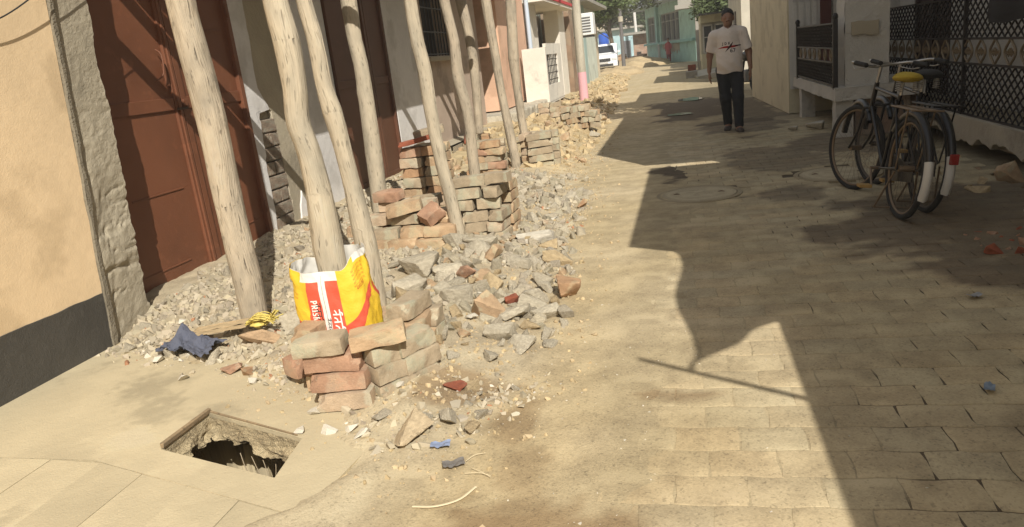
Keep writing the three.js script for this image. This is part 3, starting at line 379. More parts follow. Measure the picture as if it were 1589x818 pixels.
tag((() => { const b = brick(null, -1.83, 0.10, -3.02, 60 * D2, 0, [0.7, 1.2, 1]); return b; })(), 'broken red brick leaning on the left side of the sack ring', 'brick'); 
{ // neat pier right of the slim prop
  const t = thing('brick_stack', 'neat grey brick pier of five courses beside the pale slim prop', 'brick stack', [-1.53, 0.04, -5.62]);
  const h = 0.087; const R = rngOf(8);
  for (let i = 0; i < 5; i++) { const y = 0.043 + h * i + (i > 2 ? 0.006 : 0), j = () => (R() - 0.5) * 0.02, off = i % 2 ? 0.03 : -0.02;
    if (i !== 3) { brick(t, -0.075 + j() + (i === 4 ? -0.06 : 0), y, 0.12 + j(), 5 * D2 + j(), 2, [i === 2 ? 0.85 : 1, 1.05, 1]); brick(t, 0.1 + j(), y, 0.07 + j(), 85 * D2, i === 1 ? 3 : 2, [1, 1.05, 1]); } else { brick(t, -0.13 + j(), y, 0.12, 3 * D2, 2, [0.5, 1.05, 1]); brick(t, 0.05 + j(), y, 0.1, 8 * D2, 2, [0.75, 1.05, 1]); }
    brick(t, -0.17 + j(), y, -0.05 + off, 88 * D2, 2); brick(t, 0.13, y, -0.18, 88 * D2, 1); brick(t, -0.05, y, -0.2, 0, 2); }
  brick(t, -0.09, 0.49, 0.1, 3 * D2, 2); brick(t, 0.12, 0.5, 0.09, -8 * D2, 2, [0.9, 1, 1]);
}
{ // tall ragged pier with red bricks
  const t = thing('brick_stack', 'tall ragged brick pier capped by a broken red slab beside the brown door', 'brick stack', [-2.17, 0.08, -6.2]);
  const R = rngOf(12), c = [2, 1, 3, 1, 2, 4, 3, 0]; for (let i = 0; i < 8; i++) { const y = 0.045 + 0.086 * i, j = () => (R() - 0.5) * 0.04; brick(t, -0.11 + j() * 0.6, y, 0.1 + j(), j() * 2, c[i], [0.8, 1.05, 1]); brick(t, 0.08 + j() * 0.6, y, 0.09 + j(), j() * 2, [4, 1, 3, 4, 1, 2, 1, 4][i], [0.7, 1.05, 1]); brick(t, -0.02, y, -0.06, j(), 2, [1.25, 1, 1]); brick(t, -0.02, y, -0.2, j(), 1, [1.25, 1, 1]); }
  brick(t, -0.03, 0.75, 0.12, 0.1, 5, [1.4, 0.5, 1.1], [0, 0.16]); brick(t, 0.02, 0.8, -0.05, 0.3, 2, [1.1, 0.8, 1.3], [0.05, 0.1]);
}
{ // collapsing stepped heap left of the slim prop
  const t = thing('brick_stack', 'collapsing stepped heap of sandy bricks left of the pale slim prop', 'brick stack', [-2.08, 0.07, -5.45]);
  const R = rngOf(15); for (let i = 0; i < 4; i++) for (let k = 0; k < 3; k++) for (let q = 0; q < 2; q++) { const j = () => (R() - 0.5) * 0.06; if (i === 3 && k === 2) continue; brick(t, -0.26 + k * 0.23 + j() + (i % 2) * 0.06, 0.045 + i * 0.085 + R() * 0.012, 0.22 - i * 0.1 - q * 0.14 + j(), j() * 5, [1, 3, 1, 2, 4, 1, 3, 2][(i * 3 + k * 5 + q) % 8], [1, 1.05, 1.05], [j() * 1.4, j() * 1.4]); }
  brick(t, -0.05, 0.32, 0.1, 0.25, 1, [1.15, 1.1, 1.1], [0.1, 0.12]); brick(t, 0.18, 0.26, 0.14, 0.9, 0, [0.7, 1.2, 1.2], [0.4, 0.2]); brick(t, -0.22, 0.4, -0.04, -0.2, 0, [0.9, 1, 1.1], [0.1, 0.05]);
}
{ const t = thing('brick_stack', 'low red and sandy brick stack behind the grey prop', 'brick stack', [-2.28, 0.12, -8.5]); const R = rngOf(19); for (let i = 0; i < 5; i++) for (let k = 0; k < 2; k++) { brick(t, -0.1 + k * 0.2 + (i % 2) * 0.05, 0.04 + i * 0.082, 0.05 + (R() - 0.5) * 0.05, (R() - 0.5) * 0.3, [4, 2, 1, 0, 2, 1][(i + k * 2) % 6], [0.95, 1, 1.1]); brick(t, -0.1 + k * 0.22, 0.04 + i * 0.082, -0.1, 0, 2); } brick(t, -0.14, 0.45, 0.05, 0.4, 5, [0.5, 1.5, 0.7], [0, 1.3]); }
{ const t = thing('brick_stack', 'four course pier of long worn slabs under the last prop', 'brick stack', [-1.77, 0.04, -9.35]); const R = rngOf(23); for (let i = 0; i < 5; i++) { const j = () => (R() - 0.5) * 0.03; brick(t, 0.04 + j(), 0.05 + i * 0.09, 0.13 + j(), 0.12 + j() * 3, 2, [1.3, 1.05, 1.1], [0, 0.05 + j()]); brick(t, -0.16 + j(), 0.05 + i * 0.09, 0.02, 1.5, i % 2 ? 1 : 3, [1, 1.05, 1]); brick(t, 0.1, 0.05 + i * 0.09, -0.05 + j(), 0.1, 2, [1.2, 1.05, 1]); brick(t, -0.15, 0.05 + i * 0.09, -0.14, 0.1, 2); } }
{ const t = thing('brick_stack', 'loose tumbled stack of grey blocks beside the sand heaps before the jutting porch', 'brick stack', [-1.78, 0.12, -13.2]); const R = rngOf(29); for (let i = 0; i < 4; i++) for (let k = 0; k < 4 - (i > 2 ? 1 : 0); k++) for (let q = 0; q < 2; q++) brick(t, -0.2 + k * 0.17 + (R() - 0.5) * 0.08, 0.045 + i * 0.1, 0.1 - q * 0.25 + (R() - 0.5) * 0.1, (R() - 0.5) * 0.9, R() > 0.6 ? 1 : 2, [0.8, 1.2, 1.1], [(R() - 0.5) * 0.3, (R() - 0.5) * 0.3]); }
{ const t = thing('brick_stack', 'small stack of blocks against the foot of the jutting porch', 'brick stack', [-2.55, 0.1, -15.2]); const R = rngOf(33); for (let i = 0; i < 4; i++) for (let k = 0; k < 2; k++) brick(t, -0.15 + k * 0.24, 0.05 + i * 0.1, (R() - 0.5) * 0.08, (R() - 0.5) * 0.2, R() > 0.6 ? 3 : 2, [0.95, 1.2, 1.1]); }
// two end bricks under the weathered prop
for (const [x, m, l] of [[-3.02, 2, 'grey brick set on end under the weathered prop'], [-2.84, 4, 'orange brick set on end under the weathered prop']]) tag(brick(null, x, 0.31, -10.8, 0.1, m, [0.75, 1.5, 1.1], [0, 1.57]), l, 'brick');
{ const t = thing('brick_stack', 'brick footing carrying the weathered prop before the grilled window', 'brick stack', [-2.95, 0.05, -10.85]); for (let i = 0; i < 2; i++) for (let k = 0; k < 3; k++) brick(t, -0.2 + k * 0.22, 0.06 + i * 0.085, 0.05, 0, [2, 1, 4][(i + k) % 3]); }
// ---------- cement sack ----------
{
  const W = 1024, H = 640, cv = document.createElement('canvas'); cv.width = W; cv.height = H; const c = cv.getContext('2d');
  c.fillStyle = '#e8c035'; c.fillRect(0, 0, W, H); c.fillStyle = '#d2bd3a'; c.fillRect(0, 470, W, 170);
  c.fillStyle = '#e8e4dc'; c.fillRect(300, 0, 360, 66); c.fillRect(840, 0, 184, 40);
  const red = '#dc5a40'; c.fillStyle = red; c.beginPath(); c.moveTo(60, 300); c.lineTo(440, 420); c.lineTo(470, 640); c.lineTo(380, 640); c.lineTo(60, 400); c.fill(); c.beginPath(); c.moveTo(1000, 190); c.quadraticCurveTo(820, 320, 640, 400); c.lineTo(640, 640); c.quadraticCurveTo(800, 380, 1000, 260); c.fill();
  c.fillRect(372, 66, 118, 574); c.fillRect(548, 66, 110, 574); c.fillStyle = '#e9e3da'; c.fillRect(490, 26, 58, 614); c.fillStyle = '#8d8578'; c.fillRect(517, 26, 4, 614);
  c.save(); c.translate(400, 190); c.rotate(Math.PI / 2); c.fillStyle = '#f6efe6'; c.font = 'bold 76px sans-serif'; c.fillText('PRISM', 0, 0, 170); c.font = 'bold 88px sans-serif'; c.fillText('CHAMPION', 185, 4, 330); c.restore();
  const hindi = (x, y, s, col, n, sd) => { c.save(); c.translate(x, y); c.rotate(Math.PI / 2); c.strokeStyle = col; c.lineWidth = s * 0.16; c.beginPath(); c.moveTo(0, 0); c.lineTo(n * s * 0.8, 0); const R = rngOf(sd); for (let i = 0; i < n; i++) { const u = i * s * 0.8; c.moveTo(u + s * 0.55, 0); c.lineTo(u + s * 0.55, s * 0.9); c.moveTo(u + s * 0.55, s * 0.45); c.quadraticCurveTo(u + s * (0.1 + R() * 0.2), s * (0.2 + R() * 0.3), u + s * 0.1, s * (0.6 + R() * 0.3)); if (R() > 0.5) { c.moveTo(u + s * 0.3, 0); c.quadraticCurveTo(u + s * 0.4, -s * 0.4, u + s * 0.7, -s * 0.2); } } c.stroke(); c.restore(); };
  hindi(474, 215, 44, '#3a2a24', 8, 3); hindi(628, 270, 66, '#f6efe6', 6, 5); hindi(540, 330, 30, '#3d3129', 9, 8);
  c.fillStyle = '#b4471f'; c.font = 'bold 30px sans-serif'; c.fillText('GELINV', 800, 190); c.font = '20px sans-serif'; for (let i = 0; i < 5; i++) c.fillText('NET WT 50 KG  PPC', 780, 70 + i * 24); c.fillText('IS 1489  KEEP DRY', 110, 170); c.fillText('MFG  WEEK  YEAR', 110, 196); c.font = 'bold 28px sans-serif'; c.fillText('CMTER', 130, 280);
  const tx = new THREE.CanvasTexture(cv); tx.colorSpace = THREE.SRGBColorSpace; tx.anisotropy = 4;
  const sack = (inner) => { const n = 96, m = 40, pos = [], uv = [], idx = []; const cx = -1.625, cz = -3.075; for (let j = 0; j <= m; j++) for (let i = 0; i <= n; i++) { const a = i / n * Math.PI * 2, v = j / m; const fx = -Math.cos(a), fz = Math.sin(a); // a = pi/2 faces the camera side
      const topY = 0.582 + 0.055 * sstep(0.55, 0.95, fx) * (fz > -0.5 ? 1 : 0.6) + 0.015 * sstep(0.6, 0.95, -fx) - 0.02 * sstep(0.3, 0.9, fz) + 0.05 * sstep(0.2, 0.8, -fz) * (fx > -0.2 ? 1 : 0) + 0.006 * fbm(fx * 2, fz * 2, 1, 3) ; const y = lerp(0.14, topY, v);
      const pinch = 1 - 0.10 * v * v + 0.05 * Math.sin(v * 3.1); let rx = 0.182 * pinch, rz = 0.125 * pinch; const sq = Math.pow(Math.abs(fx) ** 3 + Math.abs(fz) ** 3, -1 / 3); let r = sq; r += 0.05 * Math.sin(a * 7 + v * 5 + 2 * fbm(a * 2, v * 3, 5)) * (0.3 + 0.7 * v) * 0.6 + 0.10 * fbm(fx * 3, v * 6, fz * 3, 3) + 0.035 * fbm(fx * 11, v * 16, fz * 11, 2); if (fx < -0.55 && fz > -0.2) r += 0.09 * sstep(0.75, 1, v) * sstep(-0.55, -0.8, fx); if (inner) r -= 0.03; pos.push(cx + fx * rx * r - 0.012 * v, y, cz + fz * rz * r); const fr = a / Math.PI; uv.push(fr <= 1 ? fr : 2 - fr, v); }
    for (let j = 0; j < m; j++) for (let i = 0; i < n; i++) { const o = j * (n + 1) + i; idx.push(o, o + 1, o + n + 1, o + 1, o + n + 2, o + n + 1); } const g = new THREE.BufferGeometry(); g.setAttribute('position', new THREE.Float32BufferAttribute(pos, 3)); g.setAttribute('uv', new THREE.Float32BufferAttribute(uv, 2)); g.setIndex(idx); g.computeVertexNormals(); return g; };
  const t = thing('cement_sack', 'yellow and red printed cement sack wrapped round the foot of a prop', 'sack');
  M('printed_sheet', sack(false), mat('sack_print', [0.92, 0.92, 0.92], { map: tx, roughness: 0.6, side: THREE.DoubleSide, bumpMap: rep(T.grainBump, 5), bumpScale: 0.001 }), t);
  M('lining', sack(true), mat('sack_lining', [0.60, 0.58, 0.53], { roughness: 0.8, side: THREE.DoubleSide }), t);
  M('filling', roughen(new THREE.SphereGeometry(0.15, 20, 12).scale(1.08, 0.5, 0.72).translate(-1.63, 0.36, -3.08), 0.02, 9, 2), mat('sack_sand', [0.45, 0.38, 0.27], { map: tGrain2 }), t);
}
// ---------- rubble ----------
function hull(seed, n = 13, flat = 1, raw = false) { const R = rngOf(seed), P = []; for (let i = 0; i < n; i++) { const a = R() * 6.283, b = Math.acos(2 * R() - 1), q = 0.8 + 0.2 * R(); let x = Math.sin(b) * Math.cos(a), y = Math.cos(b), z = Math.sin(b) * Math.sin(a); const m = Math.max(Math.abs(x), Math.abs(y), Math.abs(z)); const k = lerp(1, 1 / m, 0.85) * q; P.push(new THREE.Vector3(x * k * 0.5, y * k * 0.5 * flat, z * k * 0.5)); } let g = new ConvexGeometry(P); uvBox(g); return g; }
function lumpGeo(seed) { // angular lump with a worn surface
  const h = hull(seed, 8 + seed % 4), pl_ = []; const p = h.attributes.position; for (let i = 0; i < p.count; i += 3) { const a = new THREE.Vector3().fromBufferAttribute(p, i), b = new THREE.Vector3().fromBufferAttribute(p, i + 1), c = new THREE.Vector3().fromBufferAttribute(p, i + 2); const n = b.sub(a).cross(c.sub(a)).normalize(); pl_.push([n, n.dot(a)]); }
  const g0 = new THREE.IcosahedronGeometry(1, 9); g0.deleteAttribute('normal'); g0.deleteAttribute('uv'); const g = mergeVertices(g0), q = g.attributes.position, v = new THREE.Vector3(); for (let i = 0; i < q.count; i++) { v.fromBufferAttribute(q, i).normalize(); let t = 1e9, t2 = 1e9; for (const [n, d] of pl_) { const k = n.dot(v); if (k > 1e-4) { const r = d / k; if (r < t) { t2 = t; t = r; } else if (r < t2) t2 = r; } } t -= 0.006 * Math.exp(-(t2 - t) / 0.012); t += 0.02 * fbm(v.x * 3 + seed, v.y * 3, v.z * 3, 4) + 0.012 * fbm(v.x * 11, v.y * 11 + seed, v.z * 11, 2); q.setXYZ(i, v.x * t, v.y * t, v.z * t); } const cg = toCreasedNormals(g, 0.45); uvBox(cg); return cg; }
const LG = Array.from({ length: 9 }, (_, k) => lumpGeo(300 + k * 7));
const HG = Array.from({ length: 8 }, (_, k) => toCreasedNormals(hull(500 + k * 5, 11, 1), 0.5));
const conc = mat('broken_concrete', [0.515, 0.455, 0.345], { map: rep(T.grain, 2), bumpMap: T.grainBump, bumpScale: 0.004 }), conc2 = mat('broken_mortar', [0.46, 0.405, 0.305], { map: rep(T.grain, 2), bumpMap: T.grainBump, bumpScale: 0.004 }), clay = mat('clay_lump', [0.49, 0.375, 0.22], { map: tGrain2, bumpMap: T.grainBump, bumpScale: 0.004 }), chalk = mat('white_plaster_chip', [0.63, 0.585, 0.49], { map: rep(T.grain, 3) });
let lk = 0;
function lump(label, x, z, w, h, d, turn = 0, m = conc, sink = 0.25, group, tilt = 0.15, cat = 'stone') { const o = M('rubble_lump', LG[lk++ % LG.length], m); o.scale.set(w, h, d); const y = Math.max(gh(x, z), -0.01) ; o.position.set(x, y + h * (0.5 - sink), z); o.rotation.set(tilt * Math.sin(lk * 2.1), turn, tilt * Math.cos(lk * 1.7)); return tag(o, label, cat, group); }
lump('big square sandy stone lying on the sand in front of the brick ring', -1.10, -2.46, 0.2, 0.13, 0.17, 0.7, mat('pale_stone', [0.53, 0.42, 0.27], { map: rep(T.grain, 2), bumpMap: T.grainBump, bumpScale: 0.004 }), 0.25, undefined, 0.08);
lump('orange brown brick lump at the sandy edge of the rubble', -0.72, -4.15, 0.24, 0.15, 0.16, -0.5, BM[4], 0.2, undefined, 0.25);
lump('small bright red brick piece among grey rubble', -1.01, -3.95, 0.10, 0.07, 0.08, 0.6, BM[5], 0.2);
lump('orange brick corner between two grey slabs', -1.36, -3.86, 0.12, 0.08, 0.08, 0.2, BM[4], 0.15);
lump('long pale concrete slab lying across the rubble', -1.13, -5.4, 0.36, 0.13, 0.2, 0.25, mat('pale_concrete', [0.56, 0.51, 0.42], { map: rep(T.grain, 2), bumpMap: T.grainBump, bumpScale: 0.004 }), 0.15, undefined, 0.1);
lump('grey square block lying flat before the orange brown lump', -0.88, -4.0, 0.24, 0.13, 0.16, 0.5, conc, 0.2);
lump('grey flat block beside the small bright red piece', -0.97, -3.72, 0.22, 0.10, 0.15, -0.3, conc, 0.2);
lump('brick and concrete lump standing tilted beside the prop foot', -1.5, -4.35, 0.22, 0.17, 0.14, 0.2, conc, 0.2, undefined, 0.4); lump('reddish broken brick lying against a tilted concrete lump', -1.37, -4.32, 0.2, 0.12, 0.11, -0.9, BM[0], 0.15, undefined, 0.4);
lump('long grey lump lying below the tilted concrete lump', -1.47, -3.98, 0.22, 0.10, 0.12, 0.5, conc2, 0.2);
lump('wide crumbling mortar lump behind the sack', -1.72, -4.45, 0.34, 0.22, 0.26, 0.3, conc2, 0.3); lump('pale rounded mortar lump touching the sack prop foot', -1.66, -4.0, 0.26, 0.18, 0.22, 0.9, conc, 0.3);
lump('long grey lump between slim prop and pale slab', -1.5, -5.15, 0.3, 0.13, 0.14, 0.2, conc2, 0.2);
lump('rough concrete lump between the twine and the sack', -2.15, -3.55, 0.22, 0.17, 0.16, 0.5, conc2, 0.15); lump('sandy block lying flat below the yellow twine', -2.33, -3.42, 0.30, 0.12, 0.14, 0.12, BM[1], 0.2, undefined, 0.05);
lump('red brown brick bit in front of the sandy block', -2.33, -3.13, 0.13, 0.07, 0.09, 0.4, BM[0], 0.2); lump('pinkish brick bit in front of the sandy block', -2.2, -3.1, 0.11, 0.06, 0.08, 1.0, BM[4], 0.2); lump('grey wedge leaning beside the blue cloth', -2.52, -3.28, 0.15, 0.07, 0.09, 0.9, conc, 0.1, undefined, 0.4);
lump('round red stone at the tip of the gravel heap', -0.94, -6.75, 0.12, 0.09, 0.1, 0.2, BM[4], 0.1); lump('flat brick shard beside the sack ring', -1.02, -2.83, 0.13, 0.03, 0.1, 0.4, BM[5], 0.3, undefined, 0.03);
lump('flat pale shard beside the big square sandy stone', -1.27, -2.58, 0.1, 0.02, 0.1, 1.1, conc, 0.3, undefined, 0.05); lump('thin upright grey shard behind the blue wrapper', -0.97, -2.55, 0.06, 0.10, 0.13, 0.4, conc, 0.2, undefined, 0.35); lump('tan brick shard leaning near the thin grey shard', -0.88, -2.52, 0.12, 0.04, 0.09, 1.2, clay, 0.1, undefined, 0.3);
{ // the rest of the countable lumps
  const R = rngOf(404); const put = (n, zone, sizes, label, group, ms) => { let c = 0, tries = 0; const at = []; while (c < n && tries++ < 6000) { const [x, z] = zone(); const s = lerp(sizes[0], sizes[1], Math.pow(R(), 1.5)); if (rubDist(x, z) < 0.02 || at.some(a => Math.hypot(a[0] - x, a[1] - z) < (a[2] + s) * 0.42)) continue; at.push([x, z, s]); lump(label, x, z, s, s * (0.45 + 0.35 * R()), s * (0.6 + 0.3 * R()), R() * 6.28, ms[Math.floor(R() * ms.length)], 0.2 + 0.15 * R(), group, 0.5); c++; } };
  const rect = (x0, x1, z0, z1) => () => [lerp(x0, x1, R()), lerp(z0, z1, R())];
  put(110, rect(-1.75, -0.6, -5.6, -3.3), [0.06, 0.24], 'angular grey concrete lump in the rubble between the sack and the slim prop', 'lumps between sack and slim prop', [conc, conc, conc2, clay, BM[1]]);
  put(45, rect(-2.05, -0.85, -8.3, -5.7), [0.05, 0.16], 'broken mortar lump on the pale gravel heap beyond the neat brick pier', 'lumps on the gravel heap', [conc, conc2, conc, BM[3]]);
  put(46, rect(-3.4, -2.0, -5.3, -3.3), [0.04, 0.11], 'small grey mortar lump heaped at the foot of the red oxide door', 'lumps at the door foot', [conc, conc2, conc2]);
  put(22, rect(-3.4, -2.4, -7.4, -5.4), [0.08, 0.2], 'rubble lump heaped at the foot of the bare brick strip', 'lumps below the bare bricks', [conc, conc2, BM[1]]);
  put(30, rect(-2.0, -0.75, -3.3, -2.3), [0.03, 0.10], 'small stone chip scattered round the sack brick ring', 'chips round the brick ring', [conc, clay, conc2, conc]);
  put(44, rect(-3.0, -1.15, -13.5, -9.2), [0.08, 0.26], 'sandy clod on the dug earth beyond the props', 'clods beyond the props', [clay, clay, conc, BM[1]]);
  put(34, rect(-3.0, -1.6, -34, -13.6), [0.15, 0.4], 'earth clod on the far dug strip by the electric pole', 'clods on the far strip', [clay, clay, BM[1]]);
  const W2 = [[-2.9, -3.3], [-2.72, -3.36], [-3.05, -3.75], [-2.75, -3.9], [-2.65, -4.05], [-2.95, -4.3], [-2.35, -3.17], [-1.62, -2.67], [-1.6, -2.5], [-1.47, -2.5], [-1.38, -2.52], [-1.25, -2.78], [-1.3, -2.45], [-2.12, -3.0], [-1.15, -3.6], [-0.95, -3.42], [-2.55, -3.05], [-3.15, -3.55], [-1.2, -4.0], [-1.0, -5.0], [-1.25, -6.6], [-1.5, -6.3], [-1.1, -6.2], [-1.35, -7.2], [-2.45, -4.6], [-2.6, -4.9], [-2.3, -5.0]];
  for (const [x, z] of W2) { const s = 0.03 + 0.04 * R(); const o = M('plaster_chip', HG[Math.floor(R() * 8)], chalk); o.scale.set(s * 1.3, s * 0.6, s); o.position.set(x, Math.max(gh(x, z), 0.008) + s * 0.2, z); o.rotation.set(R() - 0.5, R() * 6, R() - 0.5); tag(o, 'white plaster chip scattered in the rubble', 'plaster chip', 'white plaster chips'); }
  // uncountable gravel and crumbs
  const gravel = (name, label, m, n, zone, s0, s1, accept, pw = 3, geo = HG[n % 8]) => { const im = new THREE.InstancedMesh(geo, m, n); im.name = numbered(name); im.castShadow = im.receiveShadow = true; const q = new THREE.Object3D(); let c = 0; while (c < n) { const [x, z] = zone(); if (!accept(x, z)) continue; const s = lerp(s0, s1, Math.pow(R(), pw)); q.position.set(x, Math.max(gh(x, z), x < -1.4 && z > -3.2 ? 0.008 : -1) + s * 0.02, z); q.rotation.set(R() * 6, R() * 6, R() * 6); q.scale.set(s * (1 + 0.5 * R()), s * (0.5 + 0.4 * R()), s); q.updateMatrix(); im.setMatrixAt(c, q.matrix); const cv = 0.72 + 0.42 * R(); im.setColorAt(c++, new THREE.Color().setRGB(cv, cv * (0.97 + 0.03 * R()), cv * (0.92 + 0.08 * R()))); } im.userData.kind = 'stuff'; tag(im, label, 'gravel'); scene.add(im); };
  const inR = k => (x, z) => { const d = rubDist(x, z); return d > -0.12 + 0.25 * R() && inPoly(x, z, PIT, 0.03) < 0 && fbm(x * 2.5, z * 2.5, 77, 3) + k > R() * 0.5; };
  gravel('mortar_gravel', 'grey mortar gravel covering the rubble strip', gconc, 6500, rect(-3.6, -0.6, -9, -2.3), 0.010, 0.055, inR(0.2));
  gravel('mortar_gravel', 'darker mortar crumbs in the rubble strip', gconc2, 5200, rect(-3.6, -0.6, -9, -2.3), 0.010, 0.05, inR(0.2));
  gravel('mortar_gravel', 'mortar gravel thick at the door foot', gconc2, 2600, rect(-3.6, -2.0, -6, -3.3), 0.02, 0.075, inR(0.4), 1.6);
  gravel('rubble_fragments', 'broken concrete fragments filling the rubble between the lumps', conc, 420, rect(-2.1, -0.65, -8.6, -3.3), 0.05, 0.13, inR(0.5), 1.3, LG[2]);
  gravel('rubble_fragments', 'mortar fragments filling the rubble between the lumps', conc2, 320, rect(-3.4, -0.7, -8.6, -3.4), 0.05, 0.12, inR(0.5), 1.3, LG[5]);
  gravel('plaster_crumbs', 'white plaster crumbs in the rubble strip', chalk, 420, rect(-3.5, -0.7, -8.5, -2.4), 0.012, 0.05, inR(0.1));
  gravel('brick_crumbs', 'red brick crumbs in the rubble strip', gred, 600, rect(-3.5, -0.65, -10, -2.3), 0.012, 0.05, inR(0.1));
  gravel('earth_crumbs', 'sandy crumbs along the edge of the rubble', gclay, 5200, rect(-2.2, -0.45, -14, -1.7), 0.006, 0.03, (x, z) => { const d = rubDist(x, z); return d > -0.45 && d < 0.5 && inPoly(x, z, PIT, 0.03) < 0 && R() < 0.4 + d; });
  gravel('road_grit', 'fine pale grit scattered on the lane', chalk, 260, rect(-0.8, 1.1, -4.2, -1.6), 0.004, 0.012, (x, z) => R() < 0.9 - x * 0.6);
  gravel('earth_clods', 'earth clods of the far dug strip', gclay, 2600, rect(-3.2, -1.0, -40, -9), 0.03, 0.16, (x, z) => rubDist(x, z) > 0.0);
}
// plank, twine, cloth, litter
{
  const R = rngOf(55);
  const pg = new THREE.BoxGeometry(0.34, 0.022, 0.085, 12, 2, 4); roughen(pg, 0.006, 14, 3); const pk = M('plank_offcut', pg, mat('plank_wood', [0.47, 0.36, 0.215], { map: T.wood })); pk.position.set(-2.6, 0.125, -3.5); pk.rotation.set(0.1, 0.1, 0.1); tag(pk, 'short split plank lying by the foot of the straight prop', 'plank');
  const tw = thing('twine_bundle', 'crumpled bundle of yellow plastic twine at the prop foot', 'twine', [-2.36, 0.135, -3.5]);
  const ym = mat('yellow_twine', [0.62, 0.50, 0.13], { roughness: 0.6 }); const strands = []; for (let i = 0; i < 26; i++) { const a = R() * 6.28, r = 0.03 + R() * 0.03; strands.push(tube([[-0.07 + R() * 0.02, R() * 0.02, (R() - 0.5) * 0.06], [(R() - 0.5) * 0.05, 0.03 + R() * 0.03, (R() - 0.5) * 0.09], [0.06 + R() * 0.03, R() * 0.03 + 0.02, (R() - 0.5) * 0.07], [0.1 + R() * 0.05, R() * 0.08, (R() - 0.5) * 0.08]], 0.003, 12, 4)); } M('strands', merge(strands), ym, tw); M('torn_wrap', roughen(new THREE.SphereGeometry(0.04, 16, 10).scale(1.5, 0.4, 0.9), 0.02, 25, 4), ym, tw);
  // blue cloth, a folded draped sheet
  const n = 56, pos = [], uv = [], idx = []; for (let j = 0; j <= n; j++) for (let i = 0; i <= n; i++) { const u = i / n, v = j / n; let x = (u - 0.5) * 0.36, z = (v - 0.5) * 0.20; const e = Math.hypot((u - 0.5) * 2, (v - 0.5) * 2); x += 0.05 * fbm(u * 3, v * 3, 3) + 0.008 * fbm(u * 9, v * 9, 7); z += 0.06 * fbm(u * 3 + 5, v * 3, 9) + 0.1 * (u - 0.5) * (u - 0.5); let y = 0.012 + 0.045 * Math.abs(fbm(u * 5, v * 3, 13, 3)) * 2.2 * (1.1 - 0.6 * e) + 0.09 * Math.exp(-(((u - 0.22) / 0.13) ** 2 + ((v - 0.3) / 0.3) ** 2)) + 0.02 * Math.abs(Math.sin(u * 11 + 5 * fbm(u * 2, v * 2, 2))) ; pos.push(x, Math.max(0.004, y), z); uv.push(u, v); }
  for (let j = 0; j < n; j++) for (let i = 0; i < n; i++) { const o = j * (n + 1) + i; idx.push(o, o + n + 1, o + 1, o + 1, o + n + 1, o + n + 2); } const g = new THREE.BufferGeometry(); g.setAttribute('position', new THREE.Float32BufferAttribute(pos, 3)); g.setAttribute('uv', new THREE.Float32BufferAttribute(uv, 2)); g.setIndex(idx); g.computeVertexNormals();
  const cl = M('blue_cloth', g, mat('blue_fabric', [0.10, 0.108, 0.145], { roughness: 0.95, side: THREE.DoubleSide, bumpMap: rep(T.grainBump, 3), bumpScale: 0.003 })); cl.position.set(-2.72, 0.04, -3.38); cl.rotation.y = -0.25; tag(cl, 'crumpled slate blue cloth dropped on the rubble edge', 'cloth');
  const wrap = (x, z, s, col, lb, turn) => { const q = new THREE.PlaneGeometry(s, s * 0.6, 10, 6); q.rotateX(-Math.PI / 2); const p = q.attributes.position; for (let i = 0; i < p.count; i++) p.setY(i, 0.012 + 0.02 * Math.abs(fbm(p.getX(i) * 40, p.getZ(i) * 40, x)) + 0.15 * Math.abs(p.getX(i))); q.computeVertexNormals(); const m = M('food_wrapper', q, mat('wrapper_' + lb.split(' ')[1], col, { roughness: 0.4, side: THREE.DoubleSide })); m.position.set(x, Math.max(gh(x, z), 0), z); m.rotation.y = turn; tag(m, lb, 'litter'); };
  wrap(-0.95, -2.38, 0.075, [0.24, 0.29, 0.42], 'crumpled blue foil wrapper beside the big square sandy stone', 0.2); wrap(-0.86, -2.25, 0.08, [0.17, 0.155, 0.14], 'torn dark plastic strip lying on the sand near the blue wrapper', 0.4); wrap(1.06, -2.82, 0.06, [0.16, 0.20, 0.25], 'scrap bluegrey of film on the shaded pavers', 1.2); wrap(1.36, -3.85, 0.07, [0.25, 0.25, 0.25], 'small silver wrapper at the edge of the wet mud', 0.5);
  const sg = tube([[-0.10, 0.01, 0.03], [-0.02, 0.018, 0.03], [0.05, 0.02, -0.01], [0.09, 0.03, -0.08]], 0.006, 16, 5); sg.scale(1, 0.4, 1); const sw = M('dry_leaf_strip', sg, mat('dry_straw', [0.62, 0.52, 0.34], { roughness: 0.9 })); sw.position.set(-0.83, 0.006, -2.03); tag(sw, 'curled pale strip of dry leaf on the damp sand', 'leaf');
  for (let i = 0; i < 3; i++) { const x = -1.0 + R() * 0.3, z = -2.15 - R() * 0.25; const s = tube([[0, 0.01, 0], [0.04, 0.016, 0.01], [0.08 + R() * 0.05, 0.012, 0.03 * R()]], 0.0012, 6, 4); const m = M('dry_stalk', s, mats.dry_straw); m.position.set(x, Math.max(0, gh(x, z)), z); m.rotation.y = R() * 6; tag(m, 'thin dry stalk lying on the damp sand by the blue wrapper', 'stalk', 'dry stalks'); }
}
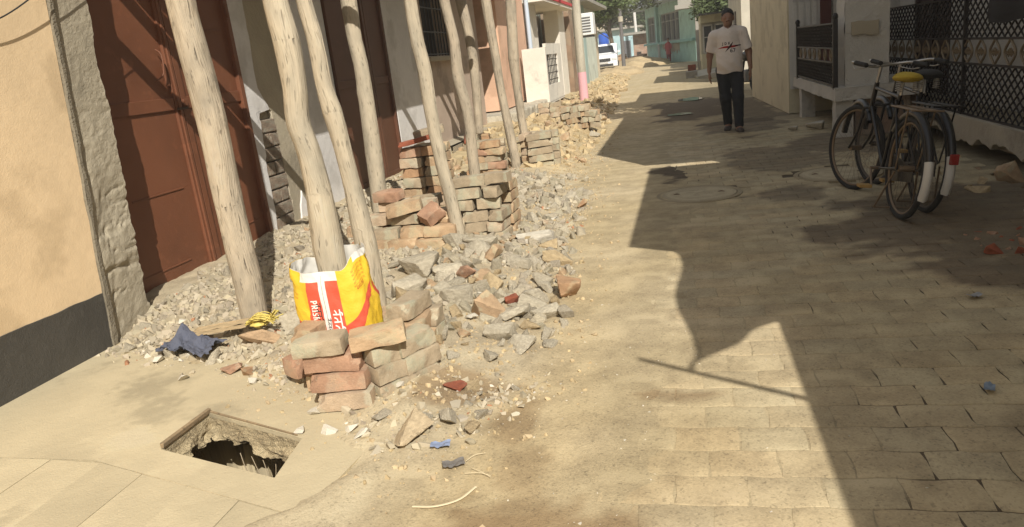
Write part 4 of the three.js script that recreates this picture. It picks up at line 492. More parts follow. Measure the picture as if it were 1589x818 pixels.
// ---------- shaded side: houses, verandah, railings ----------
const iron = mat('railing_iron', [0.028, 0.024, 0.022], { roughness: 0.55, metalness: 0.3 });
const greyWhite = mat('dingy_whitewash', [0.64, 0.625, 0.59], { map: tSt, bumpMap: tBump2, bumpScale: 0.006 });
const creamW = mat('cream_wall', [0.60, 0.54, 0.38], { map: tPl, bumpMap: tBump2, bumpScale: 0.003 });
{
  const t = thing('house', 'dingy white verandah house with a dark brown door behind the long railing', 'house');
  M('wall', merge([box(3.45, 7, 0, 3.28, -11.0, 3.4), box(3.45, 7, 0, 3.28, -16, -12.6), box(3.45, 7, 2.4, 3.28, -12.6, -11.0), box(2.46, 3.6, 0, 3.28, -13.7, -13.35)]), greyWhite, t);
  const d = M('door', box(3.50, 3.56, 0.28, 2.4, -12.6, -11.0), mat('dark_brown_door', [0.05, 0.026, 0.018], { map: tPaint, roughness: 0.5 }), t);
  for (const z of [-11.05, -11.8, -12.54]) M('door_stile', rbox(3.46, 3.50, 0.3, 2.4, z - 0.04, z + 0.04, 0.004), mats.dark_brown_door, d);
  M('verandah_floor', box(3.02, 3.45, 0.0, 0.26, -13.3, 3.4), cement, t);
  // plinth with a crumbling lower edge over the drain
  M('plinth', sheet([[3.4, 0.28], [3.4, 0.1], ...ragged([3.4, 0.09], [-13.3, 0.06], 240, 0.055, 61), [-13.3, 0.28]].map(p => p), 2.87, 0.14, 0.006).translate(0.14, 0, 0), mat('plinth_plaster', [0.44, 0.39, 0.31], { map: tSt, bumpMap: tBump2, bumpScale: 0.012 }), t);
  M('verandah_roof', box(2.3, 7, 3.28, 3.4, -13.3, 3.4), slabGrey, t);
  for (const z of [-6.6, -3.2, 0.2, 3.0]) M('pillar', rbox(3.1, 3.3, 0.26, 3.28, z - 0.14, z + 0.14, 0.01), greyWhite, t);
  const storey = pts => { const s = new THREE.Shape(pts.map(([z, y]) => new THREE.Vector2(-z, y))); const g = new THREE.ExtrudeGeometry(s, { depth: 3.5, bevelEnabled: false }); g.rotateY(Math.PI / 2); g.translate(2.3, 0, 0); return uvBox(g); };
  M('upper_storey', storey([[-4.95, 3.41], [-4.95, 3.62], [-3.62, 4.83], [-0.03, 4.9], [-0.48, 4.32], [-0.03, 3.41]]), greyWhite, t); // out of view; ends slanted to shape its shadow edge on the lane
  M('upper_storey', storey([[-9.8, 3.41], [-9.8, 6.2], [-3.7, 6.25], [-3.74, 4.95], [-5.2, 3.62], [-5.2, 3.41]]), greyWhite, t);  // out of view; slanted near end leaves a slit for the sunlit sliver
}
{ // tarpaulin tied to a leaning pole on the roof: shapes the sunlit triangle on the lane
  const a = [2.34, 4.36, -0.46], b = [2.33, 4.22, 1.40], c = [2.34, 3.43, -0.02]; const n = 20, pos = [], idx = [];
  for (let j = 0; j <= n; j++) for (let i = 0; i <= n; i++) { const u = i / n, v = j / n; const top = [0, 1, 2].map(k => lerp(a[k], b[k], u)), bot = [0, 1, 2].map(k => lerp(c[k], b[k], u)); const q = [0, 1, 2].map(k => lerp(top[k], bot[k], v)); q[1] += 0.02 * Math.sin(u * Math.PI) * (1 - v) + 0.03 * Math.sin(u * Math.PI) * v * v; q[0] += 0.03 * Math.sin(u * 9 + v * 3); pos.push(...q); }
  for (let j = 0; j < n; j++) for (let i = 0; i < n; i++) { const o = j * (n + 1) + i; idx.push(o, o + 1, o + n + 1, o + 1, o + n + 2, o + n + 1); }
  const g = new THREE.BufferGeometry(); g.setAttribute('position', new THREE.Float32BufferAttribute(pos, 3)); g.setIndex(idx); g.computeVertexNormals();
  tag(M('roof_tarpaulin', g, mat('tarpaulin', [0.20, 0.24, 0.22], { side: THREE.DoubleSide })), 'tarpaulin stretched from the upper storey to a leaning bamboo', 'tarpaulin');
  tag(M('bamboo_pole', bar([2.34, 3.38, 0.82], [2.32, 4.62, 1.68], 0.018, 8, 0.014), mat('bamboo', [0.40, 0.31, 0.16])), 'leaning bamboo pole holding the roof tarpaulin', 'pole');
}
function lattice(y0, y1, L, w, h, r) { // diamond bars clipped to a rectangle, local x along the fence
  const gs = []; const H = y1 - y0, k = h / w; for (const s of [-1, 1]) for (let c = -H / k - w; c < L + H / k + w; c += w) { let pts = []; const xa = c, xb = c + s * H / k; let t0 = 0, t1 = 1; const dx = xb - xa; for (const [p, q] of [[-dx, xa - 0], [dx, L - xa]]) { if (Math.abs(p) < 1e-9) continue; const t = q / p; if (p < 0) t0 = Math.max(t0, t); else t1 = Math.min(t1, t); } if (t1 - t0 < 0.02) continue; gs.push(bar([xa + dx * t0, y0 + H * t0, s * 0.004], [xa + dx * t1, y0 + H * t1, s * 0.004], r, 5)); } return merge(gs); }
function ornament(w, h) { const gs = []; const P = [[0, -h / 2], [w * 0.16, -h * 0.36], [w * 0.42, -h * 0.16], [w / 2, 0], [w * 0.42, h * 0.16], [w * 0.16, h * 0.36], [0, h / 2]]; for (const s of [-1, 1]) gs.push(tube(P.map(([x, y]) => [s * x, y, 0]), 0.012, 24, 5)); for (let i = -2; i <= 2; i++) for (const s of [-1, 1]) { const l = (0.5 - Math.abs(i) * 0.17) * h * 0.55; gs.push(bar([i * w * 0.15 - s * l * 0.35, -l * 0.55, 0.002 * s], [i * w * 0.15 + s * l * 0.35, l * 0.55, 0.002 * s], 0.007, 4)); } return merge(gs); }
const ornMat = mat('ornament_iron', [0.19, 0.145, 0.09], { roughness: 0.6, metalness: 0.2 });
const ornG = ornament(0.235, 0.25), ornS = ornament(0.17, 0.18);
{
  const t = thing('iron_railing', 'long black diamond lattice railing with gold brown ornaments behind the bicycles', 'railing', [2.93, 0.28, -13.2], -Math.PI / 2); // local x runs toward the camera along the lane
  const L = 8.6; M('lattice', lattice(0.03, 0.53, L, 0.136, 0.098, 0.0088), iron, t); M('lattice', lattice(0.79, 1.19, L, 0.136, 0.098, 0.0088), iron, t);
  for (const y of [0.015, 0.535, 0.785, 1.2]) M('rail', rbox(0, L, y - 0.011, y + 0.011, -0.012, 0.012, 0.003), iron, t);
  for (let x = 0; x <= L + 0.01; x += 4.3) M('post', rbox(x - 0.014, x + 0.014, 0, 1.22, -0.02, 0.02, 0.004), iron, t);
  for (let x = 0.26, k = 0; x < L; x += 0.345, k++) { const o = M('ornament', ornG, ornMat, t); o.position.set(x, 0.66, 0); }
}
{
  const t = thing('iron_railing', 'short black filigree railing panel standing on the white platform', 'railing', [1.87, 0.62, -12.95], -Math.PI / 2);
  const L = 2.95; M('lattice', lattice(0.03, 0.28, L, 0.11, 0.085, 0.008), iron, t); M('lattice', lattice(0.47, 0.74, L, 0.11, 0.085, 0.008), iron, t); for (const y of [0.015, 0.29, 0.46, 0.755]) M('rail', rbox(0, L, y - 0.011, y + 0.011, -0.012, 0.012, 0.003), iron, t);
  for (const x of [0, L]) { const p = M('post', rbox(x - 0.028, x + 0.028, -0.03, 0.80, -0.028, 0.028, 0.005), iron, t); M('finial', new THREE.SphereGeometry(0.036, 10, 8).scale(1, 1.3, 1).translate(x, 0.83, 0), iron, p); }
  for (let x = 0.3; x < L - 0.1; x += 0.4) M('ornament', ornS, ornMat, t).position.set(x, 0.375, 0);
}
{
  const t = thing('verandah_platform', 'chipped whitewashed platform on stub legs carrying the short railing', 'platform');
  const wm = mat('chipped_whitewash', [0.56, 0.54, 0.50], { map: tSt, bumpMap: tBump2, bumpScale: 0.012 });
  const chip = (g, s) => roughen(g, 0.012, 7, s);
  const sg = new THREE.BoxGeometry(1.0, 0.16, 3.45, 8, 3, 40); uvBox(sg); sg.translate(2.35, 0.53, -11.62); chip(sg, 2); M('top_slab', sg, wm, t);
  for (const [z, w] of [[-10.06, 0.2], [-12.75, 0.22]]) { const g = new THREE.BoxGeometry(0.2, 0.5, w, 3, 8, 3); uvBox(g); g.translate(1.97, 0.22, z); chip(g, z); M('leg', g, wm, t); }
  const bw = new THREE.BoxGeometry(0.62, 0.46, 0.22, 10, 8, 3); uvBox(bw); bw.translate(2.42, 0.22, -10.15); chip(bw, 5); M('side_wall', bw, mat('exposed_side_brick', [0.26, 0.19, 0.14], { map: T.brick, bumpMap: T.grainBump, bumpScale: 0.01 }), t);
  const pgm = new THREE.BoxGeometry(0.5, 2.68, 0.5, 8, 40, 8); uvBox(pgm); pgm.translate(2.24, 1.94, -10.3); chip(pgm, 7); M('pillar', pgm, wm, t); M('cement_patch', sheet([...ragged([-0.2, 1.36], [0.1, 1.36], 8, 0.01, 2), ...ragged([0.1, 1.22], [-0.2, 1.2], 8, 0.02, 6)], 0, 0.03).rotateY(-Math.PI / 2).translate(2.16, 0, -10.01), cement, t);
  M('back_wall', box(2.75, 2.85, 0, 0.45, -13.3, -10.2), mats.exposed_side_brick, t);
}
{
  const t = thing('house', 'cream corner house with a maroon door post beside the white platform', 'house');
  M('wall', (() => { const s = new THREE.Shape([[1.78, 13.4], [6, 13.4], [6, 17.9], [1.6, 17.9]].map(p => new THREE.Vector2(...p))); const g = new THREE.ExtrudeGeometry(s, { depth: 4.6, bevelEnabled: false }); g.rotateX(-Math.PI / 2); return uvBox(g); })(), creamW, t);
  M('front_plaster', box(1.80, 2.45, 0.4, 4.5, -13.39, -13.36), greyWhite, t);
  for (let i = 0; i < 4; i++) M('fluting', box(1.86 + i * 0.1, 1.92 + i * 0.1, 0.55, 3.2, -13.36, -13.34), greyWhite, t);
  M('door_post', box(2.27, 2.43, 0.55, 3.2, -13.36, -13.30), mat('maroon_post', [0.10, 0.03, 0.022], { roughness: 0.6 }), t);
  M('roof_slab', box(1.5, 6, 4.6, 4.75, -18.1, -13.38), slabGrey, t);
}
{ const n = 24, pos = [], idx = []; for (let j = 0; j <= n; j++) for (let i = 0; i <= n; i++) { const u = i / n, v = j / n; pos.push(2.87 - 0.02 * Math.sin(u * 17) - 0.02 * fbm(u * 4, v * 4, 3), 1.56 - v * (0.36 + 0.06 * fbm(u * 5, 1, 2)), -6.2 - u * 2.0); } for (let j = 0; j < n; j++) for (let i = 0; i < n; i++) { const o = j * (n + 1) + i; idx.push(o, o + 1, o + n + 1, o + 1, o + n + 2, o + n + 1); } const g = new THREE.BufferGeometry(); g.setAttribute('position', new THREE.Float32BufferAttribute(pos, 3)); g.setIndex(idx); g.computeVertexNormals(); tag(M('hanging_cloth', g, mat('black_fabric', [0.018, 0.016, 0.016], { side: THREE.DoubleSide })), 'dark cloth hung over the long railing', 'cloth'); }
// rubble and mud by the drain
{
  const R = rngOf(66); const put = (n, x0, x1, z0, z1, s0, s1, m, lb, gr) => { for (let i = 0; i < n; i++) { const x = lerp(x0, x1, R()), z = lerp(z0, z1, R()), s = lerp(s0, s1, R() * R()); const o = M('drain_stone', LG[i % 9], m[i % m.length]); o.scale.set(s, s * 0.55, s * 0.8); o.position.set(x, Math.max(gh(x, z), -0.1) + s * 0.12, z); o.rotation.set(R(), R() * 6, R()); tag(o, lb, 'stone', gr); } };
  put(26, 1.7, 2.4, -5.1, -4.5, 0.03, 0.14, [BM[5], BM[0]], 'red brick bit spilled on the wet mud by the drain', 'red brick bits on mud'); put(22, 2.1, 2.8, -8.2, -4.6, 0.08, 0.3, [clay, conc2, BM[1]], 'muddy lump along the drain below the plinth', 'lumps along the drain');
  const w = (x, z, s, lb) => { const o = M('stone', LG[3], mats.pale_concrete); o.scale.set(s, s * 0.6, s * 0.8); o.position.set(x, s * 0.2, z); tag(o, lb, 'stone'); }; w(1.80, -11.0, 0.28, 'pale stone lying under the white platform'); w(1.52, -11.1, 0.15, 'small pale stone outside the white platform leg');
}
// puddles on the wet stretch
for (const [x, z, rx, rz, lb] of [[0.25, -18.9, 0.34, 0.5, 'bright puddle on the wet stretch of lane near the walking man'], [-0.02, -15.2, 0.24, 0.22, 'small puddle lying before the wet stretch of lane']]) { const s = new THREE.Shape(); for (let i = 0; i <= 40; i++) { const a = i / 40 * 6.283, k = 1 + 0.5 * fbm(Math.cos(a) * 1.6 + x * 7, Math.sin(a) * 1.6 + z, 3, 3); const p = [Math.cos(a) * rx * k, Math.sin(a) * rz * k]; i ? s.lineTo(...p) : s.moveTo(...p); } const g = new THREE.ShapeGeometry(s); g.rotateX(-Math.PI / 2); const m = M('puddle', g, mat('puddle_water', [0.04, 0.035, 0.028], { roughness: 0.06 })); m.position.set(x, 0.012, z); m.userData.kind = 'structure'; }
// ---------- bicycles ----------
const black = mat('black_enamel', [0.014, 0.013, 0.013], { roughness: 0.35 }), rubber = mat('tyre_rubber', [0.022, 0.021, 0.02], { roughness: 0.9 }), chrome = mat('dull_chrome', [0.42, 0.40, 0.37], { roughness: 0.38, metalness: 0.9 }), spokeM = mat('grimy_spokes', [0.10, 0.085, 0.07], { roughness: 0.7 }), rust = mat('rust_chrome', [0.20, 0.145, 0.095], { roughness: 0.5, metalness: 0.5 }), whiteP = mat('white_enamel', [0.54, 0.52, 0.48], { roughness: 0.5 });
function bicycle(label, p, turn, lean, o) {
  const t = thing('bicycle', label, 'bicycle', p, turn, undefined); t.rotation.order = 'YXZ'; t.rotation.z = lean; const r = 0.335, wb = 1.16;
  const wheel = (z, steer) => { const w = M('wheel', merge([new THREE.TorusGeometry(r - 0.022, 0.011, 8, 56).rotateY(Math.PI / 2), bar([-0.05, 0, 0], [0.05, 0, 0], 0.022, 10)]), o.rack === black ? spokeM : rust, t); w.position.set(0, r + 0.018, z); w.rotation.y = steer; M('tyre', new THREE.TorusGeometry(r, 0.021, 10, 60).rotateY(Math.PI / 2), rubber, w); const sp = []; for (let i = 0; i < 32; i++) { const a = i / 32 * 6.283, b = a + (i % 2 ? 0.5 : -0.5), s = i % 4 < 2 ? 1 : -1; sp.push(bar([s * 0.035, Math.cos(b) * 0.022, Math.sin(b) * 0.022], [0, Math.cos(a) * (r - 0.025), Math.sin(a) * (r - 0.025)], 0.0010, 3)); } M('spokes', merge(sp), spokeM, w); return w; };
  wheel(0, 0); const fw = wheel(-wb, o.steer);
  const y0 = r + 0.018, bb = [0, 0.29, -0.46], st = [0, 0.84, -0.31], ht = [0, 0.90, -0.84], hb = [0, 0.68, -0.91];
  M('frame', merge([bar(bb, st, 0.0145, 8), bar([0, 0.82, -0.315], [0, 0.86, -0.85], 0.014, 8), bar(bb, [0, 0.72, -0.9], 0.0145, 8), bar(hb, ht, 0.019, 8), ...[-1, 1].flatMap(s => [bar([s * 0.03, 0.29, -0.44], [s * 0.06, y0, 0], 0.009, 6), bar([s * 0.02, 0.80, -0.32], [s * 0.06, y0, 0], 0.008, 6)])]), black, t);
  M('fork', merge([-1, 1].flatMap(s => [tube([[s * 0.045, 0.70, -0.93], [s * 0.055, 0.5, -0.99], [s * 0.055, y0, -wb]], 0.011, 12, 6), bar([s * 0.045, 0.70, -0.93], [0, 0.71, -0.91], 0.013, 6)])), black, t);
  const hz = -0.84, hy = 1.02, q = new THREE.Group(); const hbG = merge([bar([0, 0.88, -0.85], [0, hy, hz + 0.02], 0.012, 8), tube([[-0.26, hy + 0.02, hz + 0.16], [-0.25, hy + 0.035, hz + 0.02], [-0.16, hy + 0.02, hz - 0.05], [0, hy, hz - 0.06], [0.16, hy + 0.02, hz - 0.05], [0.25, hy + 0.035, hz + 0.02], [0.26, hy + 0.02, hz + 0.16]], 0.011, 40, 8), ...[-1, 1].map(s => tube([[s * 0.2, hy + 0.0, hz - 0.03], [s * 0.24, hy - 0.015, hz + 0.05], [s * 0.235, hy - 0.005, hz + 0.15]], 0.005, 10, 5))]);
  const hbm = M('handlebar', hbG.translate(0, 0, -hz), chrome, t); hbm.position.z = hz; hbm.rotation.y = o.steer; for (const s of [-1, 1]) M('grip', bar([s * 0.255, hy + 0.03, 0.06], [s * 0.262, hy + 0.015, 0.2], 0.018, 8), rubber, hbm);
  const sd = new THREE.SphereGeometry(1, 24, 14); { const pp = sd.attributes.position; for (let i = 0; i < pp.count; i++) { const x = pp.getX(i), y = pp.getY(i), z = pp.getZ(i); const wdt = lerp(0.105, 0.035, sstep(0.35, -0.9, z)); pp.setXYZ(i, x * wdt, y * (y > 0 ? 0.045 : 0.03) + 0.01 * z * z, z * 0.135); } sd.computeVertexNormals(); }
  const sm = M('saddle', sd, o.saddle, t); sm.position.set(0, 0.955, -0.25); M('saddle_spring', merge([-1, 1].map(s => tube(Array.from({ length: 40 }, (_, i) => [s * 0.055 + 0.02 * Math.cos(i * 0.9), -0.09 + i * 0.0018, 0.05 + 0.02 * Math.sin(i * 0.9)]), 0.0035, 120, 4)).concat([bar([0, -0.12, -0.05], [0, -0.02, -0.04], 0.012, 8)])), chrome, sm);
  M('rack', merge([...[-0.07, -0.035, 0.035, 0.07].map(x => bar([x, 0.765, -0.25], [x, 0.765, 0.22], 0.006, 6)), bar([-0.075, 0.765, -0.25], [0.075, 0.765, -0.25], 0.006, 6), bar([-0.1, 0.765, 0.22], [0.1, 0.765, 0.22], 0.007, 6), ...[-1, 1].map(s => bar([s * 0.085, 0.765, 0.12], [s * 0.07, y0, 0.0], 0.006, 6))]), o.rack, t);
  const fend = (z, a0, a1, m, w = 0.030) => { const g = new THREE.TorusGeometry(r + 0.042, w, 5, 28, a1 - a0, ); g.scale(1, 1, 0.95); g.rotateZ(a0); g.rotateY(-Math.PI / 2); g.translate(0, y0, z); return g; }; // angle from the back of the wheel upward
  M('mudguard', fend(0, 0.25, 2.5), black, t); M('mudguard_tip', fend(0, -0.42, 0.26, 0, 0.033), whiteP, t); const fg = fend(0, 0.7, 2.9); fg.translate(0, 0, 0); const fm = M('mudguard', fg, black, t); fm.position.z = -wb;
  if (o.reflector) M('reflector', rbox(-0.028, 0.028, y0 + 0.05, y0 + 0.12, r + 0.07, r + 0.092, 0.006), mat('red_reflector', [0.22, 0.016, 0.012], { roughness: 0.25 }), t);
  M('chain_guard', (() => { const s = new THREE.Shape(); s.absarc(0, 0, 0.105, Math.PI * 0.5, Math.PI * 1.5, false); s.lineTo(0.45, -0.045); s.lineTo(0.45, 0.045); s.lineTo(0, 0.105); const g = new THREE.ExtrudeGeometry(s, { depth: 0.012, bevelEnabled: false }); g.rotateY(-Math.PI / 2); g.translate(0.06, 0.3, -0.46); return g; })(), black, t);
  const ck = M('crank', merge([bar([-0.09, 0.29, -0.46], [0.09, 0.29, -0.46], 0.012, 8), bar([-0.085, 0.29, -0.46], [-0.095, 0.17, -0.36], 0.009, 6), bar([0.085, 0.29, -0.46], [0.095, 0.41, -0.56], 0.009, 6)]), rust, t); for (const s of [-1, 1]) M('pedal', rbox(s * 0.10, s * 0.19, s < 0 ? 0.155 : 0.395, s < 0 ? 0.18 : 0.42, s < 0 ? -0.40 : -0.60, s < 0 ? -0.32 : -0.52, 0.006), mat('pedal_block', [0.33, 0.2, 0.06], { roughness: 0.7 }), ck);
  M('stand', merge([...[-1, 1].map(s => bar([s * 0.075, y0 - 0.02, 0.01], [s * 0.13, 0.05, -0.14], 0.007, 6)), bar([-0.13, 0.05, -0.14], [0.13, 0.05, -0.14], 0.007, 6)]), rust, t);
  return t;
}
bicycle('black roadster bicycle with a padded yellow saddle and rusty rack', [1.46, 0, -5.58], 0.07, -0.12, { steer: 0.34, saddle: mat('yellow_saddle', [0.46, 0.33, 0.035], { roughness: 0.9, bumpMap: T.grainBump, bumpScale: 0.01 }), rack: rust });
bicycle('black bicycle with a black saddle and red rear reflector by the plinth', [1.665, -0.01, -5.78], 0.06, -0.10, { steer: 0.2, saddle: rubber, rack: black, reflector: true });
// ---------- people (smooth-joined capsule fields, surface nets) ----------
function surfaceNets(f, lo, hi, cell) {
  const n = [0, 1, 2].map(k => Math.ceil((hi[k] - lo[k]) / cell) + 1), V = new Float32Array(n[0] * n[1] * n[2]); const id = (i, j, k) => (k * n[1] + j) * n[0] + i;
  for (let k = 0; k < n[2]; k++) for (let j = 0; j < n[1]; j++) for (let i = 0; i < n[0]; i++) V[id(i, j, k)] = f(lo[0] + i * cell, lo[1] + j * cell, lo[2] + k * cell);
  const vi = new Map(), pos = [], idx = [];
  for (let k = 0; k < n[2] - 1; k++) for (let j = 0; j < n[1] - 1; j++) for (let i = 0; i < n[0] - 1; i++) { let m = 0, c = [0, 0, 0], q = 0; const val = []; for (let a = 0; a < 8; a++) { const v = V[id(i + (a & 1), j + ((a >> 1) & 1), k + (a >> 2))]; val.push(v); if (v < 0) m |= 1 << a; } if (m === 0 || m === 255) continue; for (let a = 0; a < 8; a++) for (const b of [1, 2, 4]) if (!(a & b)) { const va = val[a], vb = val[a | b]; if ((va < 0) !== (vb < 0)) { const t = va / (va - vb); c[0] += (a & 1) + (b === 1 ? t : 0); c[1] += ((a >> 1) & 1) + (b === 2 ? t : 0); c[2] += (a >> 2) + (b === 4 ? t : 0); q++; } } vi.set(id(i, j, k), pos.length / 3); pos.push(lo[0] + (i + c[0] / q) * cell, lo[1] + (j + c[1] / q) * cell, lo[2] + (k + c[2] / q) * cell); }
  for (let k = 1; k < n[2] - 1; k++) for (let j = 1; j < n[1] - 1; j++) for (let i = 1; i < n[0] - 1; i++) { const v0 = V[id(i, j, k)] < 0; for (const [d, a, b] of [[[1, 0, 0], [0, 1, 0], [0, 0, 1]], [[0, 1, 0], [0, 0, 1], [1, 0, 0]], [[0, 0, 1], [1, 0, 0], [0, 1, 0]]]) { const v1 = V[id(i + d[0], j + d[1], k + d[2])] < 0; if (v0 === v1) continue; const g = (p, q) => vi.get(id(i - a[0] * p - b[0] * q, j - a[1] * p - b[1] * q, k - a[2] * p - b[2] * q)); const A = g(0, 0), B = g(1, 0), Cc = g(1, 1), D = g(0, 1); if ([A, B, Cc, D].some(x => x === undefined)) continue; if (v0) idx.push(A, B, Cc, A, Cc, D); else idx.push(A, Cc, B, A, D, Cc); } }
  const g = new THREE.BufferGeometry(); g.setAttribute('position', new THREE.Float32BufferAttribute(pos, 3)); g.setIndex(idx); const e = cell * 0.5, N = []; for (let i = 0; i < pos.length; i += 3) { const [x, y, z] = [pos[i], pos[i + 1], pos[i + 2]]; const v = new THREE.Vector3(f(x + e, y, z) - f(x - e, y, z), f(x, y + e, z) - f(x, y - e, z), f(x, y, z + e) - f(x, y, z - e)).normalize(); N.push(v.x, v.y, v.z); } g.setAttribute('normal', new THREE.Float32BufferAttribute(N, 3)); 
  // orient faces with the normals
  const a = new THREE.Vector3(), b = new THREE.Vector3(), c = new THREE.Vector3(), ia = g.index.array; for (let i = 0; i < ia.length; i += 3) { a.fromArray(pos, ia[i] * 3); b.fromArray(pos, ia[i + 1] * 3); c.fromArray(pos, ia[i + 2] * 3); b.sub(a); c.sub(a); b.cross(c); const k = ia[i] * 3; if (b.x * N[k] + b.y * N[k + 1] + b.z * N[k + 2] < 0) { const t = ia[i + 1]; ia[i + 1] = ia[i + 2]; ia[i + 2] = t; } }
  const uv = []; for (let i = 0; i < pos.length; i += 3) uv.push(pos[i], pos[i + 1]); g.setAttribute('uv', new THREE.Float32BufferAttribute(uv, 2)); return g; }
const smin = (a, b, k) => { const h = clamp(0.5 + 0.5 * (b - a) / k); return lerp(b, a, h) - k * h * (1 - h); };
function cap(x, y, z, a, b, r1, r2, sx = 1, sz = 1) { const bx = (b[0] - a[0]), by = b[1] - a[1], bz = b[2] - a[2]; const px = x - a[0], py = y - a[1], pz = z - a[2]; const t = clamp((px * bx + py * by + pz * bz) / (bx * bx + by * by + bz * bz)); const dx = (px - bx * t) / sx, dy = py - by * t, dz = (pz - bz * t) / sz; return (Math.hypot(dx, dy, dz) - lerp(r1, r2, t)) * Math.min(sx, sz, 1); }
const field = (caps, k, inflate = 0) => (x, y, z) => { let d = 1e9; for (const c of caps) { const v = cap(x, y, z, ...c); d = d > 1e8 ? v : smin(d, v, k); } return d - inflate; };
function hand(side, w, fwd) { // relaxed hand hanging at the wrist w; palm then five unequal bent fingers
  const [x, y, z] = w, caps = [[[x, y + 0.02, z], [x, y - 0.085, z + 0.012], 0.024, 0.03, 0.55, 1.25]]; const base = [-0.03, -0.011, 0.009, 0.028], len = [0.062, 0.082, 0.086, 0.076]; base.forEach((b, i) => { const l = len[i], fz = z + 0.012 + b, fy = y - 0.085; caps.push([[x, fy, fz], [x - side * 0.006, fy - l * 0.5, fz + 0.004], 0.0098, 0.009], [[x - side * 0.006, fy - l * 0.5, fz + 0.004], [x - side * 0.024, fy - l, fz + 0.004], 0.009, 0.0075]); }); caps.push([[x - side * 0.006, y - 0.03, z + 0.03], [x - side * 0.016, y - 0.068, z + 0.058], 0.0125, 0.0105], [[x - side * 0.016, y - 0.068, z + 0.058], [x - side * 0.026, y - 0.1, z + 0.06], 0.0105, 0.0085]); return caps; }
{ // man walking towards the camera
  const skin = mat('brown_skin', [0.25, 0.13, 0.08], { roughness: 0.6 });
  const t = thing('person', 'man in white printed t-shirt and dark trousers walking along the shaded lane', 'person', [0.74, 0.0, -11.75], -0.06);
  const shoulder = s => [s * 0.195, 1.40, -0.01], elbow = s => [s * 0.275, 1.13, -0.05 + (s > 0 ? 0.05 : 0)], wrist = s => [s * 0.292, 0.895, s > 0 ? 0.08 : 0.0];
  const hip = s => [s * 0.095, 0.90, 0], knee = s => s > 0 ? [0.105, 0.50, 0.10] : [-0.075, 0.50, 0.015], ankle = s => s > 0 ? [0.105, 0.10, 0.13] : [-0.05, 0.12, -0.17];
  const H = [0, 1.60, 0.02];
  const headF = [[[0, 1.645, 0.0], [0, 1.62, 0.012], 0.088, 0.086, 0.88, 1.08], [[0, 1.575, 0.03], [0, 1.555, 0.045], 0.062, 0.052, 1.0, 1.0], [[0, 1.615, 0.098], [0, 1.592, 0.113], 0.012, 0.017], [[-0.02, 1.585, 0.1], [0.02, 1.585, 0.1], 0.011, 0.011], [[-0.03, 1.645, 0.085], [0.03, 1.645, 0.085], 0.014, 0.014], [[-0.024, 1.562, 0.092], [0.024, 1.562, 0.092], 0.011, 0.011], ...[-1, 1].map(s => [[s * 0.08, 1.635, 0.0], [s * 0.084, 1.60, 0.004], 0.018, 0.012, 0.6, 1])];
  const bodyC = [[[0, 1.56, 0], [0, 1.42, -0.01], 0.06, 0.066], [[-0.13, 1.40, -0.01], [0.13, 1.40, -0.01], 0.085, 0.085, 1, 1], [[0, 1.36, 0], [0, 0.98, 0.02], 0.155, 0.165, 1, 0.78], [[0, 0.97, 0], [0, 0.90, 0], 0.16, 0.15, 1, 0.8], ...[-1, 1].flatMap(s => [[shoulder(s), elbow(s), 0.062, 0.046], [elbow(s), wrist(s), 0.045, 0.03], [hip(s), knee(s), 0.092, 0.062], [knee(s), ankle(s), 0.06, 0.04], [ankle(s), [ankle(s)[0], ankle(s)[1] - 0.06, ankle(s)[2] + 0.02], 0.042, 0.04], [[ankle(s)[0], ankle(s)[1] - 0.07, ankle(s)[2] - 0.03], [ankle(s)[0] + s * 0.02, Math.max(0.03, ankle(s)[1] - 0.085), ankle(s)[2] + 0.15], 0.036, 0.03, 1.1, 1]])];
  const gBody = surfaceNets(field(bodyC, 0.035), [-0.42, -0.02, -0.32], [0.42, 1.5, 0.38], 0.014), gHead = surfaceNets(field([...headF, [[0, 1.56, 0], [0, 1.42, -0.01], 0.06, 0.066]], 0.016), [-0.13, 1.44, -0.13], [0.13, 1.76, 0.17], 0.006);
  const gh_ = [-1, 1].map(s => surfaceNets(field(hand(s, wrist(s)), 0.006), [wrist(s)[0] - 0.06, wrist(s)[1] - 0.21, wrist(s)[2] - 0.06], [wrist(s)[0] + 0.06, wrist(s)[1] + 0.05, wrist(s)[2] + 0.1], 0.0045));
  const body = M('body', mergeGeometries([gBody, gHead, ...gh_]), skin, t);
  const hairF = field([[[0, 1.672, -0.022], [0, 1.655, -0.03], 0.088, 0.088, 0.92, 1.08]], 0.01, 0.006); const hair = (x, y, z) => Math.max(hairF(x, y, z) + 0.006 * fbm(x * 60, y * 60, z * 60, 2), 1.655 + 0.75 * Math.max(0, z) - 0.02 - y + (z < 0 ? z * 0.9 : 0)); M('hair', surfaceNets(hair, [-0.13, 1.5, -0.16], [0.13, 1.79, 0.14], 0.007), mat('black_hair', [0.012, 0.010, 0.009], { roughness: 0.7, bumpMap: T.grainBump, bumpScale: 0.01 }), body);
  for (const s of [-1, 1]) M('eye', new THREE.SphereGeometry(0.011, 10, 8).translate(s * 0.032, 1.632, 0.086), mat('dark_eye', [0.02, 0.015, 0.012], { roughness: 0.3 }), body);
  M('moustache', new THREE.SphereGeometry(1, 12, 8).scale(0.03, 0.007, 0.008).translate(0, 1.583, 0.112), mats.black_hair, body);
  // t-shirt
  const shC = [[[-0.13, 1.405, -0.01], [0.13, 1.405, -0.01], 0.09, 0.09, 1, 1], [[0, 1.36, 0], [0, 1.0, 0.025], 0.165, 0.185, 1.04, 0.80], [[0, 1.0, 0.02], [0, 0.88, 0.015], 0.185, 0.182, 1.06, 0.82], ...[-1, 1].map(s => [shoulder(s), [s * 0.262, 1.17, -0.03 + (s > 0 ? 0.04 : 0)], 0.082, 0.078])];
